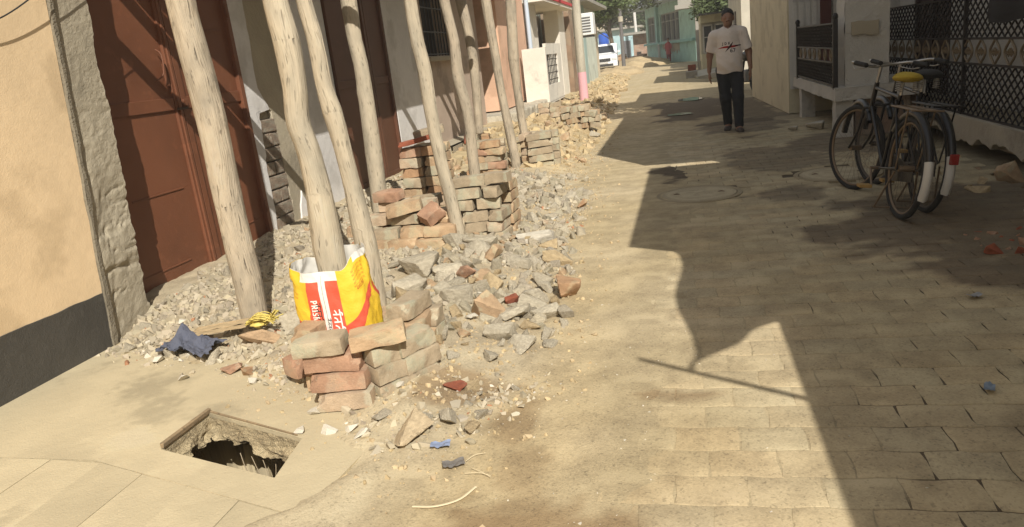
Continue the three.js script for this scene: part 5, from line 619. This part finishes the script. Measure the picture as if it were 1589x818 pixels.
  const fs = field(shC, 0.04); const shirt = (x, y, z) => { let d = fs(x, y, z) + 0.018 * fbm(x * 9 + y * 5, y * 8, z * 9, 3) + 0.005 * Math.sin(y * 34 + x * 30) * sstep(1.2, 0.95, y); d = Math.max(d, 0.855 + 0.012 * Math.sin(x * 22) - y); d = Math.max(d, 0.058 - Math.hypot(x, (z - 0.02) * 0.9, (y - 1.475) * 1.0)); if (Math.abs(x) > 0.19) { d = Math.max(d, 1.165 - y + (Math.abs(x) - 0.26) * 0.35); } return d; };
  const cv = document.createElement('canvas'); cv.width = cv.height = 512; const c = cv.getContext('2d'); c.fillStyle = '#e4dcd4'; c.fillRect(0, 0, 512, 512); c.fillStyle = '#23202a'; c.font = 'bold 60px sans-serif'; c.fillText('J D K', 150, 215, 200); c.fillStyle = '#a3231f'; c.beginPath(); c.moveTo(70, 270); c.quadraticCurveTo(180, 222, 270, 240); c.quadraticCurveTo(360, 225, 440, 242); c.quadraticCurveTo(350, 275, 250, 268); c.quadraticCurveTo(160, 262, 70, 270); c.fill(); c.fillStyle = '#3a1d20'; c.beginPath(); c.moveTo(330, 170); c.lineTo(300, 250); c.lineTo(190, 335); c.lineTo(250, 250); c.fill(); c.fillStyle = '#23202a'; c.fillRect(360, 232, 90, 18); c.font = 'bold 84px sans-serif'; c.fillText('67', 272, 345);
  const ct = new THREE.CanvasTexture(cv); ct.colorSpace = THREE.SRGBColorSpace; const gS = surfaceNets(shirt, [-0.42, 0.82, -0.26], [0.42, 1.55, 0.3], 0.0095); { const p = gS.attributes.position, nn = gS.attributes.normal, u = gS.attributes.uv; for (let i = 0; i < p.count; i++) { if (nn.getZ(i) > 0.1 && Math.abs(p.getX(i)) < 0.19 && p.getY(i) < 1.43 && p.getY(i) > 1.01) u.setXY(i, p.getX(i) / 0.44 + 0.5, (p.getY(i) - 1.0) / 0.44); else u.setXY(i, 0.02, 0.02); } }
  M('t_shirt', gS, mat('white_cotton', [0.86, 0.82, 0.79], { map: ct, roughness: 0.95 }), body);
  const trC = [[[0, 0.99, 0.01], [0, 0.9, 0.0], 0.168, 0.165, 1.03, 0.82], ...[-1, 1].flatMap(s => [[hip(s), knee(s), 0.108, 0.082], [knee(s), [ankle(s)[0], ankle(s)[1] - 0.01, ankle(s)[2] - 0.005], 0.08, 0.066]])]; const ft = field(trC, 0.03); const tr = (x, y, z) => Math.max(ft(x, y, z) + 0.010 * fbm(x * 8, y * 12, z * 8, 3), y - 0.955, 0.06 - y); M('trousers', surfaceNets(tr, [-0.3, 0.02, -0.32], [0.3, 1.02, 0.3], 0.0115), mat('dark_denim', [0.018, 0.019, 0.023], { roughness: 0.95 }), body);
  for (const s of [-1, 1]) { const a = ankle(s); const g = surfaceNets(field([[[a[0], a[1] - 0.085, a[2] - 0.04], [a[0] + s * 0.02, Math.max(0.022, a[1] - 0.1), a[2] + 0.16], 0.046, 0.042, 1.15, 1]], 0.01), [a[0] - 0.09, -0.04, a[2] - 0.12], [a[0] + 0.11, 0.12, a[2] + 0.24], 0.008); M('shoe', g, mat('worn_leather', [0.06, 0.045, 0.038], { roughness: 0.7 }), body); }
}
{ // person in red in front of the green house
  const t = thing('person', 'person in red clothes standing before the green house', 'person', [-0.6, 0.0, -57.2], -0.3);
  const f = field([[[0, 1.55, 0], [0, 1.42, 0], 0.05, 0.055], [[0, 1.33, 0], [0, 0.95, 0], 0.13, 0.14, 1, 0.75], [[-0.12, 1.34, 0], [0.12, 1.34, 0], 0.06, 0.06], ...[-1, 1].flatMap(s => [[[s * 0.18, 1.32, 0], [s * 0.22, 1.05, 0.03], 0.05, 0.04], [[s * 0.22, 1.05, 0.03], [s * 0.2, 0.82, 0.08], 0.038, 0.03], [[s * 0.08, 0.9, 0], [s * 0.09, 0.45, 0.02], 0.085, 0.06], [[s * 0.09, 0.45, 0.02], [s * 0.09, 0.08, 0], 0.058, 0.04], [[s * 0.09, 0.04, 0], [s * 0.1, 0.03, 0.13], 0.04, 0.03]]), [[0, 1.63, 0.01], [0, 1.56, 0.03], 0.085, 0.06]], 0.03);
  const body = M('body', surfaceNets(f, [-0.35, -0.02, -0.22], [0.35, 1.75, 0.26], 0.02), mats.brown_skin, t);
  const k = field([[[0, 1.34, 0], [0, 0.95, 0], 0.14, 0.16, 1, 0.8], [[0, 0.98, 0], [0, 0.62, 0], 0.165, 0.2, 1, 0.8], [[-0.12, 1.34, 0], [0.12, 1.34, 0], 0.072, 0.072], ...[-1, 1].map(s => [[s * 0.18, 1.32, 0], [s * 0.22, 1.02, 0.03], 0.062, 0.055])], 0.03); M('tunic', surfaceNets((x, y, z) => Math.max(k(x, y, z), 0.58 - y), [-0.36, 0.5, -0.24], [0.36, 1.48, 0.26], 0.02), mat('red_cotton', [0.42, 0.055, 0.06]), body);
  const tr = field([-1, 1].flatMap(s => [[[s * 0.08, 0.9, 0], [s * 0.09, 0.45, 0.02], 0.1, 0.08], [[s * 0.09, 0.45, 0.02], [s * 0.09, 0.1, 0], 0.078, 0.06]]), 0.02); M('trousers', surfaceNets(tr, [-0.25, 0.03, -0.15], [0.25, 1.0, 0.18], 0.02), mat('dark_red_cotton', [0.25, 0.03, 0.04]), body);
  M('hair', new THREE.SphereGeometry(0.095, 14, 10).scale(0.95, 1.05, 1).translate(0, 1.655, -0.02), mats.black_hair, body);
}
// ---------- far end of the lane ----------
const concPole = mat('pole_concrete', [0.50, 0.455, 0.36], { map: tGrain2 }), steel = mat('grey_steel', [0.30, 0.29, 0.28], { roughness: 0.5, metalness: 0.4 });
{ const t = thing('electric_pole', 'concrete electric pole with a pink painted foot', 'electric pole', [-2.5, 0, -20.35]); M('shaft', bar([0, 0.9, 0], [0.02, 7.5, 0], 0.115, 12, 0.09), concPole, t); M('painted_foot', bar([0, -0.1, 0], [0, 0.9, 0], 0.122, 12, 0.118), mat('pink_paint', [0.66, 0.36, 0.38]), t); M('cross_arm', box(-0.7, 0.7, 6.9, 7.0, -0.05, 0.05), steel, t); for (const x of [-0.6, 0, 0.6]) M('insulator', new THREE.CylinderGeometry(0.05, 0.06, 0.14, 8).translate(x, 7.07, 0), whiteP, t); }
{ const t = thing('street_pole', 'dark steel pole planted in the earth heap by the white car', 'pole', [-3.15, 0, -46.4]); M('shaft', bar([0, 0, 0], [0, 5.2, 0], 0.12, 10, 0.09), mat('dark_steel', [0.13, 0.12, 0.115], { roughness: 0.6 }), t); M('collar', bar([0, 2.9, 0], [0, 3.2, 0], 0.15, 10), concPole, t); M('base_mound', roughen(new THREE.SphereGeometry(0.7, 14, 8).scale(1.4, 0.4, 1.2), 0.1, 2, 4), clay, t); }
{ const t = thing('street_pole', 'tall pale pole beside the green house corner', 'pole', [-3.9, 0, -80]); M('shaft', bar([0, 0, 0], [-0.2, 9, 0], 0.16, 10, 0.12), mat('pale_pole', [0.62, 0.60, 0.56]), t); M('base_plate', box(-0.3, 0.3, 0, 0.3, -0.3, 0.3), concPole, t); }
{ // green house
  const t = thing('house', 'mint green painted house with two barred windows at the lane end', 'house', [-2.4, 0, -64.8], -74.1 * D2);
  const green = mat('mint_paint', [0.40, 0.60, 0.54], { map: tSt }), green2 = mat('mint_trim', [0.30, 0.52, 0.50], { map: tSt }), dark = mat('window_dark', [0.05, 0.05, 0.055], { roughness: 0.3 });
  M('wall', merge([box(0, 13.2, 0, 1.5, -6, 0), box(0, 0.6, 1.5, 3.5, -6, 0), box(3.2, 4.6, 1.5, 3.5, -6, 0), box(9.6, 13.2, 1.5, 3.5, -6, 0), box(0, 13.2, 3.5, 4.2, -6, 0), box(0, 13.2, 1.5, 3.5, -6, -0.5)]), green, t);
  for (const [a, b, n] of [[0.6, 3.2, 3], [4.6, 9.6, 4]]) { const w = M('window', box(a, b, 1.5, 3.5, -0.5, -0.32), dark, t); M('frame', merge([box(a, b, 1.5, 1.58, -0.3, -0.1), box(a, b, 3.42, 3.5, -0.3, -0.1), box(a, b, 2.9, 2.96, -0.28, -0.12), ...Array.from({ length: n + 1 }, (_, i) => box(lerp(a, b - 0.12, i / n), lerp(a, b - 0.12, i / n) + 0.12, 1.5, 3.5, -0.3, -0.1))]), mat('window_frame_grey', [0.36, 0.36, 0.33]), w); }
  M('sill_band', box(-0.05, 13.2, 1.34, 1.5, 0, 0.25), green2, t); M('column', box(3.7, 4.2, 1.5, 4.2, 0, 0.2), green2, t); M('downpipe', bar([4.6, 0, 0.2], [4.6, 1.4, 0.2], 0.1, 8), whiteP, t); M('stain', sheet([[0, 0]].length ? [[-5, 1.3], ...ragged([-5, 0.9], [-9.5, 0.7], 14, 0.3, 5), [-9.5, 1.3]] : [], 0, 0.02).rotateY(-Math.PI / 2).translate(0, 0, 0.03), mat('peeled_plaster', [0.40, 0.36, 0.27], { map: tSt }), t);
  M('roof_slab', box(-2.5, 13.5, 4.2, 4.45, -6.5, 1.4), mat('pale_blue_slab', [0.55, 0.63, 0.68]), t); M('parapet', box(-2.4, 13.5, 4.45, 5.9, -6.4, 1.3), mat('pale_blue_parapet', [0.58, 0.66, 0.70]), t);
}
{ const t = thing('house', 'light blue wall of a far house beyond the white car', 'house', [-6, 0, -82]); M('wall', box(-6, 2.2, 0, 3.3, -4, 0), mat('light_blue_paint', [0.42, 0.60, 0.66], { map: tSt }), t); M('door', box(0.4, 1.3, 0, 2.1, 0, 0.06), mat('door_grey', [0.12, 0.12, 0.13]), t); M('window', box(-1.6, -0.5, 1.1, 2.1, 0, 0.06), mats.window_dark, t); M('roof_slab', box(-6.3, 2.6, 3.3, 3.5, -4, 0.6), slabGrey, t); }
{ const t = thing('house', 'pinkish raw brick house beside the green house', 'house', [-3.4, 0, -74]); M('wall', box(-0.6, 3, 0, 2.5, -4, 0), mat('pink_brick_wall', [0.44, 0.30, 0.22], { map: T.brick }), t); M('roof_slab', box(-1.8, 3.2, 2.5, 2.7, -4, 1), slabGrey, t); M('doorway', box(-0.3, 0.1, 0, 0.9, 0, 0.05), mats.dark_doorway, t); M('post', box(-1.7, -1.5, 0, 2.5, 0.6, 0.8), mats.pink_brick_wall, t); }
{ const t = thing('house', 'cream blocks of houses behind the lane end tree', 'house', [-6, 0, -100]); M('wall', box(-14, 16, 0, 6.2, -5, 0), mat('cream_block', [0.60, 0.52, 0.40], { map: tSt }), t); for (let i = 0; i < 6; i++) M('window', box(-10 + i * 4, -8.6 + i * 4, 3.6, 5, 0, 0.08), mats.window_dark, t); M('parapet', box(-14, 16, 6.2, 7.2, -5, 0.2), mats.cream_block, t); }
{ const t = thing('water_drum', 'bright blue plastic water drum above the white car', 'drum', [-6.2, 1.75, -68]); M('barrel', new THREE.LatheGeometry([[0, 0], [0.42, 0], [0.45, 0.06], [0.45, 0.35], [0.48, 0.38], [0.45, 0.41], [0.45, 0.9], [0.36, 1.02], [0, 1.04]].map(p => new THREE.Vector2(...p)), 20), mat('blue_plastic', [0.02, 0.10, 0.50], { roughness: 0.4 }), t); M('stand', box(-0.6, 0.6, -1.75, 0, -0.6, 0.6), mats.pink_brick_wall, t); M('lid', new THREE.CylinderGeometry(0.2, 0.2, 0.08, 12).translate(0, 1.07, 0), mats.blue_plastic, t); }
{ const R = rngOf(88); for (let i = 0; i < 14; i++) { const b = brick(null, -3.6 + (R() - 0.5) * 2.4, 0.2 + R() * 0.5, -60 + (R() - 0.5) * 5, R() * 3, 4, [5, 4, 5], [0.1, 0.1]); b.name = numbered('brick_pack'); tag(b, 'pack of orange bricks dumped behind the dark steel pole', 'bricks', 'orange brick packs'); } }
// far sand heaps
for (const [x, z, rx, h, rz, lb] of [[-2.6, -55, 2.2, 0.7, 4, 'broad sand heap between the dark steel pole and the green house'], [-3.4, -42, 1.6, 0.5, 3, 'earth heap in front of the white car']]) { const g = new THREE.SphereGeometry(1, 40, 20, 0, 6.283, 0, 1.57); g.scale(rx, h, rz); roughen(g, 0.15, 1.4, x); const m = M('earth_heap', g, clay); m.position.set(x, -0.05, z); tag(m, lb, 'heap'); }
// ---------- white car ----------
{
  const t = thing('car', 'white boxy car parked facing the camera at the dug strip', 'car', [-4.45, 0.05, -48.5], 0.06);
  const wp = mat('white_car_paint', [0.78, 0.78, 0.77], { roughness: 0.25 }), gl = mat('car_glass', [0.03, 0.035, 0.04], { roughness: 0.08 }), blk = mat('black_plastic', [0.03, 0.03, 0.03], { roughness: 0.6 });
  const prof = [[-1.85, 0.35], [-1.85, 0.95], [-1.75, 1.05], [-1.6, 1.58], [-1.35, 1.66], [0.25, 1.66], [0.85, 1.12], [1.65, 1.0], [1.83, 0.88], [1.86, 0.4], [1.55, 0.32], [-1.6, 0.32]]; const s = new THREE.Shape(prof.map(p => new THREE.Vector2(...p))); const bg = new THREE.ExtrudeGeometry(s, { depth: 1.5, bevelEnabled: true, bevelThickness: 0.06, bevelSize: 0.05, bevelSegments: 3 }); bg.rotateY(-Math.PI / 2); bg.translate(0.75, 0, 0); // profile x -> +z
  const body = M('body', bg, wp, t);
  const q = (pts, m, n, d = 0.02) => { const g = new THREE.BufferGeometry(); g.setAttribute('position', new THREE.Float32BufferAttribute(pts.flat(), 3)); g.setIndex([0, 1, 2, 0, 2, 3]); g.computeVertexNormals(); return M(n, g, m, body); };
  q([[-0.62, 1.2, 0.86], [0.62, 1.2, 0.86], [0.56, 1.6, 0.42], [-0.56, 1.6, 0.42]], gl, 'windscreen'); for (const sx of [-1, 1]) { const x = sx * 0.815; const g = new THREE.ExtrudeGeometry(new THREE.Shape([[-1.35, 1.12], [-1.25, 1.52], [0.2, 1.52], [0.62, 1.12]].map(p => new THREE.Vector2(...p))), { depth: 0.01, bevelEnabled: false }); g.rotateY(-Math.PI / 2); g.translate(x, 0, 0); M('side_window', g, gl, body); }
  M('grille', rbox(-0.4, 0.4, 0.68, 0.86, 1.88, 1.93, 0.02), blk, t); M('bumper', rbox(-0.82, 0.82, 0.36, 0.62, 1.8, 1.98, 0.05), wp, t); M('lower_intake', rbox(-0.55, 0.55, 0.40, 0.54, 1.95, 2.0, 0.02), blk, t); M('number_plate', rbox(-0.25, 0.25, 0.56, 0.66, 1.98, 2.0, 0.005), whiteP, t);
  for (const sx of [-1, 1]) { M('headlight', rbox(sx * 0.48, sx * 0.78, 0.72, 0.88, 1.84, 1.92, 0.03), mat('headlight_glass', [0.6, 0.62, 0.62], { roughness: 0.1 }), t); M('mirror', rbox(sx * 0.83, sx * 1.0, 1.14, 1.26, 0.6, 0.7, 0.02), wp, t); for (const z of [-1.15, 1.2]) { const w = M('wheel', new THREE.CylinderGeometry(0.32, 0.32, 0.2, 24).rotateZ(Math.PI / 2).translate(sx * 0.74, 0.32, z), rubber, t); M('rim', new THREE.CylinderGeometry(0.19, 0.19, 0.21, 16).rotateZ(Math.PI / 2).translate(sx * 0.745, 0.32, z), steel, w); } }
}
// ---------- shaded far right ----------
{ const t = thing('house', 'low shaded house with two white framed windows behind the walking man', 'house', [1.0, 0, -33]); const dk = mat('old_plaster_wall', [0.52, 0.47, 0.38], { map: tSt }); M('wall', merge([box(0, 5, 0, 0.75, -3, 0), box(0, 5, 2.0, 2.3, -3, 0)]), creamW, t); M('recess', box(0, 5, 0.75, 2.0, -3, -0.4), dk, t); for (const x of [0.08, 0.55]) { const w = M('window', box(x, x + 0.38, 0.8, 1.9, -0.38, -0.34), mats.window_dark, t); M('frame', merge([box(x, x + 0.05, 0.8, 1.9, -0.33, -0.25), box(x + 0.35, x + 0.4, 0.8, 1.9, -0.33, -0.25), box(x, x + 0.4, 1.86, 1.92, -0.33, -0.25), box(x, x + 0.4, 1.4, 1.44, -0.33, -0.25), box(x, x + 0.4, 0.78, 0.82, -0.33, -0.25)]), whiteP, w); } M('tin_canopy', box(-0.1, 5, 2.3, 2.36, -3, 1.2).rotateX(0.02), mat('dark_tin', [0.06, 0.055, 0.05], { roughness: 0.6 }), t); }
{ const t = thing('wall', 'tall pale grey wall behind the shaded tree', 'wall', [1.5, 0, -44]); M('wall_face', box(0, 8, 0, 6.5, -1, 0), mat('pale_grey_wall', [0.50, 0.50, 0.50], { map: tSt }), t); M('coping', box(-0.1, 8, 6.5, 6.6, -1.1, 0.1), slabGrey, t); }
{ const t = thing('gate_pillar', 'dark weathered pillar with a drain pipe at the bend of the lane', 'pillar', [1.2, 0, -50]); M('shaft', box(0, 0.5, 0, 4.6, -0.6, 0), mat('weathered_pillar', [0.38, 0.35, 0.31], { map: tSt }), t); M('pipe', bar([0.62, 0, 0.1], [0.62, 5, 0.1], 0.07, 8), mat('grey_pipe', [0.34, 0.33, 0.31]), t); M('ledge', box(-1.2, 1, 3.3, 3.55, -1, 0.5), mats.weathered_pillar, t); M('upper_block', box(-1.0, 3, 3.55, 6, -2, 0.3), slabGrey, t); }
{ const t = thing('ramp', 'rough concrete ramp slabs at the foot of the shaded house', 'ramp', [1.15, 0, -30.5]); M('slab', roughen(new THREE.BoxGeometry(1.3, 0.3, 4, 6, 2, 12), 0.05, 2, 3), mat('ramp_concrete', [0.47, 0.44, 0.37], { map: tSt }), t).rotation.set(0.0, 0.1, 0.1); M('slab', roughen(new THREE.BoxGeometry(0.9, 0.5, 1.4, 6, 3, 8), 0.05, 2, 8).translate(0.2, 0.2, -5), mats.ramp_concrete, t); M('broken_brick', roughen(new THREE.BoxGeometry(0.35, 0.25, 0.35, 3, 3, 3), 0.05, 4, 8).translate(-0.55, 0.2, -4.6), BM[5], t); M('broken_brick', roughen(new THREE.BoxGeometry(0.4, 0.25, 0.5, 3, 3, 3), 0.05, 4, 9).translate(-0.65, 0.12, 0.6), mats.weathered_pillar, t); }
{ // parked motorcycle by the cream house
  const t = thing('motorcycle', 'dark motorcycle parked behind the walking man beside the cream house', 'motorcycle', [1.62, 0, -19.6], 0.25); const wheel = z => { const w = M('wheel', new THREE.TorusGeometry(0.26, 0.05, 10, 32).rotateY(Math.PI / 2), rubber, t); w.position.set(0, 0.31, z); M('hub', merge([bar([-0.06, 0, 0], [0.06, 0, 0], 0.06, 12), ...Array.from({ length: 6 }, (_, i) => bar([0, 0, 0], [0, Math.cos(i * 1.047) * 0.23, Math.sin(i * 1.047) * 0.23], 0.012, 5))]), steel, w); }; wheel(0.62); wheel(-0.62);
  M('frame', merge([bar([0, 0.4, -0.5], [0, 0.75, -0.1], 0.03), bar([0, 0.75, -0.1], [0, 0.85, 0.4], 0.03), bar([0, 0.3, 0.1], [0, 0.85, 0.42], 0.03), ...[-1, 1].flatMap(s => [bar([s * 0.09, 0.31, 0.62], [s * 0.08, 0.95, 0.4], 0.025), bar([s * 0.1, 0.31, -0.62], [s * 0.1, 0.7, -0.4], 0.022)])]), black, t); M('engine', roughen(new RoundedBoxGeometry(0.26, 0.3, 0.36, 3, 0.05).translate(0, 0.38, 0.05), 0.01, 12, 2), steel, t); M('tank', new THREE.SphereGeometry(1, 20, 14).scale(0.14, 0.13, 0.27).translate(0, 0.86, 0.14), black, t); M('seat', new RoundedBoxGeometry(0.24, 0.1, 0.7, 3, 0.04).translate(0, 0.82, -0.36), rubber, t); M('headlight', new THREE.SphereGeometry(0.1, 14, 10).translate(0, 0.92, 0.55), chrome, t); M('handlebar', tube([[-0.36, 1.02, 0.24], [-0.2, 1.06, 0.36], [0, 0.98, 0.42], [0.2, 1.06, 0.36], [0.36, 1.02, 0.24]], 0.014, 20, 6), chrome, t); M('mudguard', new THREE.TorusGeometry(0.31, 0.06, 6, 20, 2).rotateZ(0.4).rotateY(-Math.PI / 2).translate(0, 0.31, -0.62), black, t); M('exhaust', bar([0.14, 0.28, 0.1], [0.15, 0.34, -0.7], 0.04, 8), chrome, t); }
// ---------- trees ----------
function tree(label, x, z, h, crown, seed, col, n, leaf) {
  const t = thing('tree', label, 'tree', [x, 0, z]); const R = rngOf(seed); const limbs = [tube([[0, 0, 0], [0.1, h * 0.3, 0.05], [-0.05, h * 0.55, 0], [0.1, h * 0.8, 0.1]], h * 0.028, 20, 8)];
  const pos = [], nor = [], idx = [], v = new THREE.Vector3(), q = new THREE.Quaternion(), e = new THREE.Euler(); const clumps = []; for (const [cx, cy, cz, rx, ry, rz, k] of crown) for (let i = 0; i < k; i++) { const a = R() * 6.283, b = Math.acos(2 * R() - 1), r = Math.cbrt(0.15 + 0.85 * R()); clumps.push([cx + rx * r * Math.sin(b) * Math.cos(a), cy + ry * r * Math.cos(b), cz + rz * r * Math.sin(b) * Math.sin(a)]); }
  clumps.forEach((c, i) => { if (i % 3 === 0) limbs.push(tube([[0, h * (0.4 + 0.35 * R()), 0], [c[0] * 0.5, (h * 0.6 + c[1]) / 2, c[2] * 0.5], c], h * 0.006, 8, 5)); });
  M('trunk', merge(limbs), mat('bark', [0.13, 0.10, 0.07], { map: T.wood }), t);
  for (let i = 0; i < n; i++) { const c = clumps[Math.floor(R() * clumps.length)], s = leaf * (0.7 + 0.6 * R()), d = leaf * 5.5 * Math.cbrt(R()); const a = R() * 6.283, b = Math.acos(2 * R() - 1); const px = c[0] + d * Math.sin(b) * Math.cos(a), py = c[1] + d * Math.cos(b) * 0.75, pz = c[2] + d * Math.sin(b) * Math.sin(a); e.set((R() - 0.5) * 2.4, R() * 6.283, (R() - 0.5) * 2.4); q.setFromEuler(e); const o = pos.length / 3; for (const [u, w] of [[0, -1], [0.42, 0], [0, 1], [-0.42, 0]]) { v.set(u * s, 0.12 * s * Math.abs(w), w * s).applyQuaternion(q); pos.push(px + v.x, py + v.y, pz + v.z); } idx.push(o, o + 1, o + 2, o, o + 2, o + 3); }
  const g = new THREE.BufferGeometry(); g.setAttribute('position', new THREE.Float32BufferAttribute(pos, 3)); g.setIndex(idx); g.computeVertexNormals(); M('crown', g, mat('leaf_' + label.split(' ')[0], col, { roughness: 0.7, side: THREE.DoubleSide }), t); }
tree('leafy green tree leaning over the lane behind the white car', -4.6, -56, 5.2, [[-1.2, 5.0, 0, 2.6, 1.9, 2, 34], [1.4, 5.4, 0, 2.2, 1.7, 2, 26], [-2.6, 3.9, 1, 1.4, 1.2, 1.4, 14]], 5, [0.085, 0.115, 0.028], 9000, 0.16);
tree('tall darker tree behind the pale pole at the lane end', -2.4, -88, 6, [[-2, 5.4, 0, 4, 2.4, 2, 40], [3, 6.5, 0, 4, 2.4, 2, 36]], 9, [0.05, 0.075, 0.022], 9000, 0.24);
tree('bushy tree rising behind the two white framed windows', 1.75, -38, 3.6, [[0, 2.9, 0, 0.9, 0.8, 1, 18], [0.9, 3.3, 0, 1.0, 0.6, 1, 12]], 12, [0.075, 0.10, 0.032], 3600, 0.11);
tree('broad neem tree standing beside the tall upper storey', 2.4, -11.6, 6.6, [[-0.2, 6.0, 0.2, 1.5, 1.0, 2.0, 40]], 15, [0.05, 0.08, 0.025], 6000, 0.09);  // added out of view; its leaves break up the shade edge
tree('small street tree on the sunny side by the teal house', -4.6, -37, 4.4, [[0.6, 4.0, 0, 1.4, 1.3, 1.6, 26]], 19, [0.08, 0.11, 0.03], 4200, 0.12);
// ---------- far shade on the right: houses that stand beyond the cream house ----------
{ const t = thing('house', 'plain far house on the shaded side beyond the motorcycle', 'house', [1.9, 0, -22]); M('wall', box(0, 5, 0, 4.4, -7.6, -2), mat('beige_house_wall', [0.55, 0.51, 0.43], { map: tSt }), t); M('roof_slab', box(-0.3, 5, 4.4, 4.55, -7.8, -1.8), slabGrey, t); M('door', box(-0.03, 0, 0.1, 2.1, -5, -4), mats.dark_brown_door, t); }
{ const t = thing('house', 'two storey far house casting shade across the lane end', 'house', [2.2, 0, -34.5]); M('wall', box(1.2, 6, 0, 6.4, -9, -2.6), mats.beige_house_wall, t); M('roof_slab', box(1.0, 6, 6.4, 6.55, -9.1, -2.5), slabGrey, t); }
// ---------- overhead cables ----------
const cable = mat('cable_black', [0.02, 0.02, 0.02]);
for (const [a, b, lb, r] of [[[-2.0, 6.95, -20.3], [-0.6, 7.3, 24], 'long overhead power cable running from the electric pole along the lane', 0.012], [[-3.1, 6.95, -20.3], [-2.4, 6.6, 20], 'second overhead cable running from the pole along the sunny fronts', 0.010], [[-3.41, 1.95, -2.4], [-3.33, 2.25, -4.0], 'thin service wire sagging across the peach wall', 0.004], [[-2.5, 6.5, -20.3], [-3.6, 3.0, -16], 'slack service cable from the electric pole to the salmon house', 0.008], [[-2.5, 6.6, -20.3], [-3.4, 3.3, -27], 'slack service cable from the electric pole to the teal house', 0.008], [[-3.1, 4.5, -46.4], [1.4, 5.2, -50], 'cable crossing the lane end from the dark steel pole', 0.012], [[-3.1, 4.9, -46.4], [-2.5, 6.9, -20.3], 'cable strung between the electric pole and the dark steel pole', 0.012]]) { const m = [0, 1, 2].map(k => (a[k] + b[k]) / 2); m[1] -= r > 0.005 ? 0.5 : 0.25; tag(M('overhead_cable', tube([a, m, b], r, 40, 6), cable), lb, 'cable'); }
renderer.render(scene, camera);
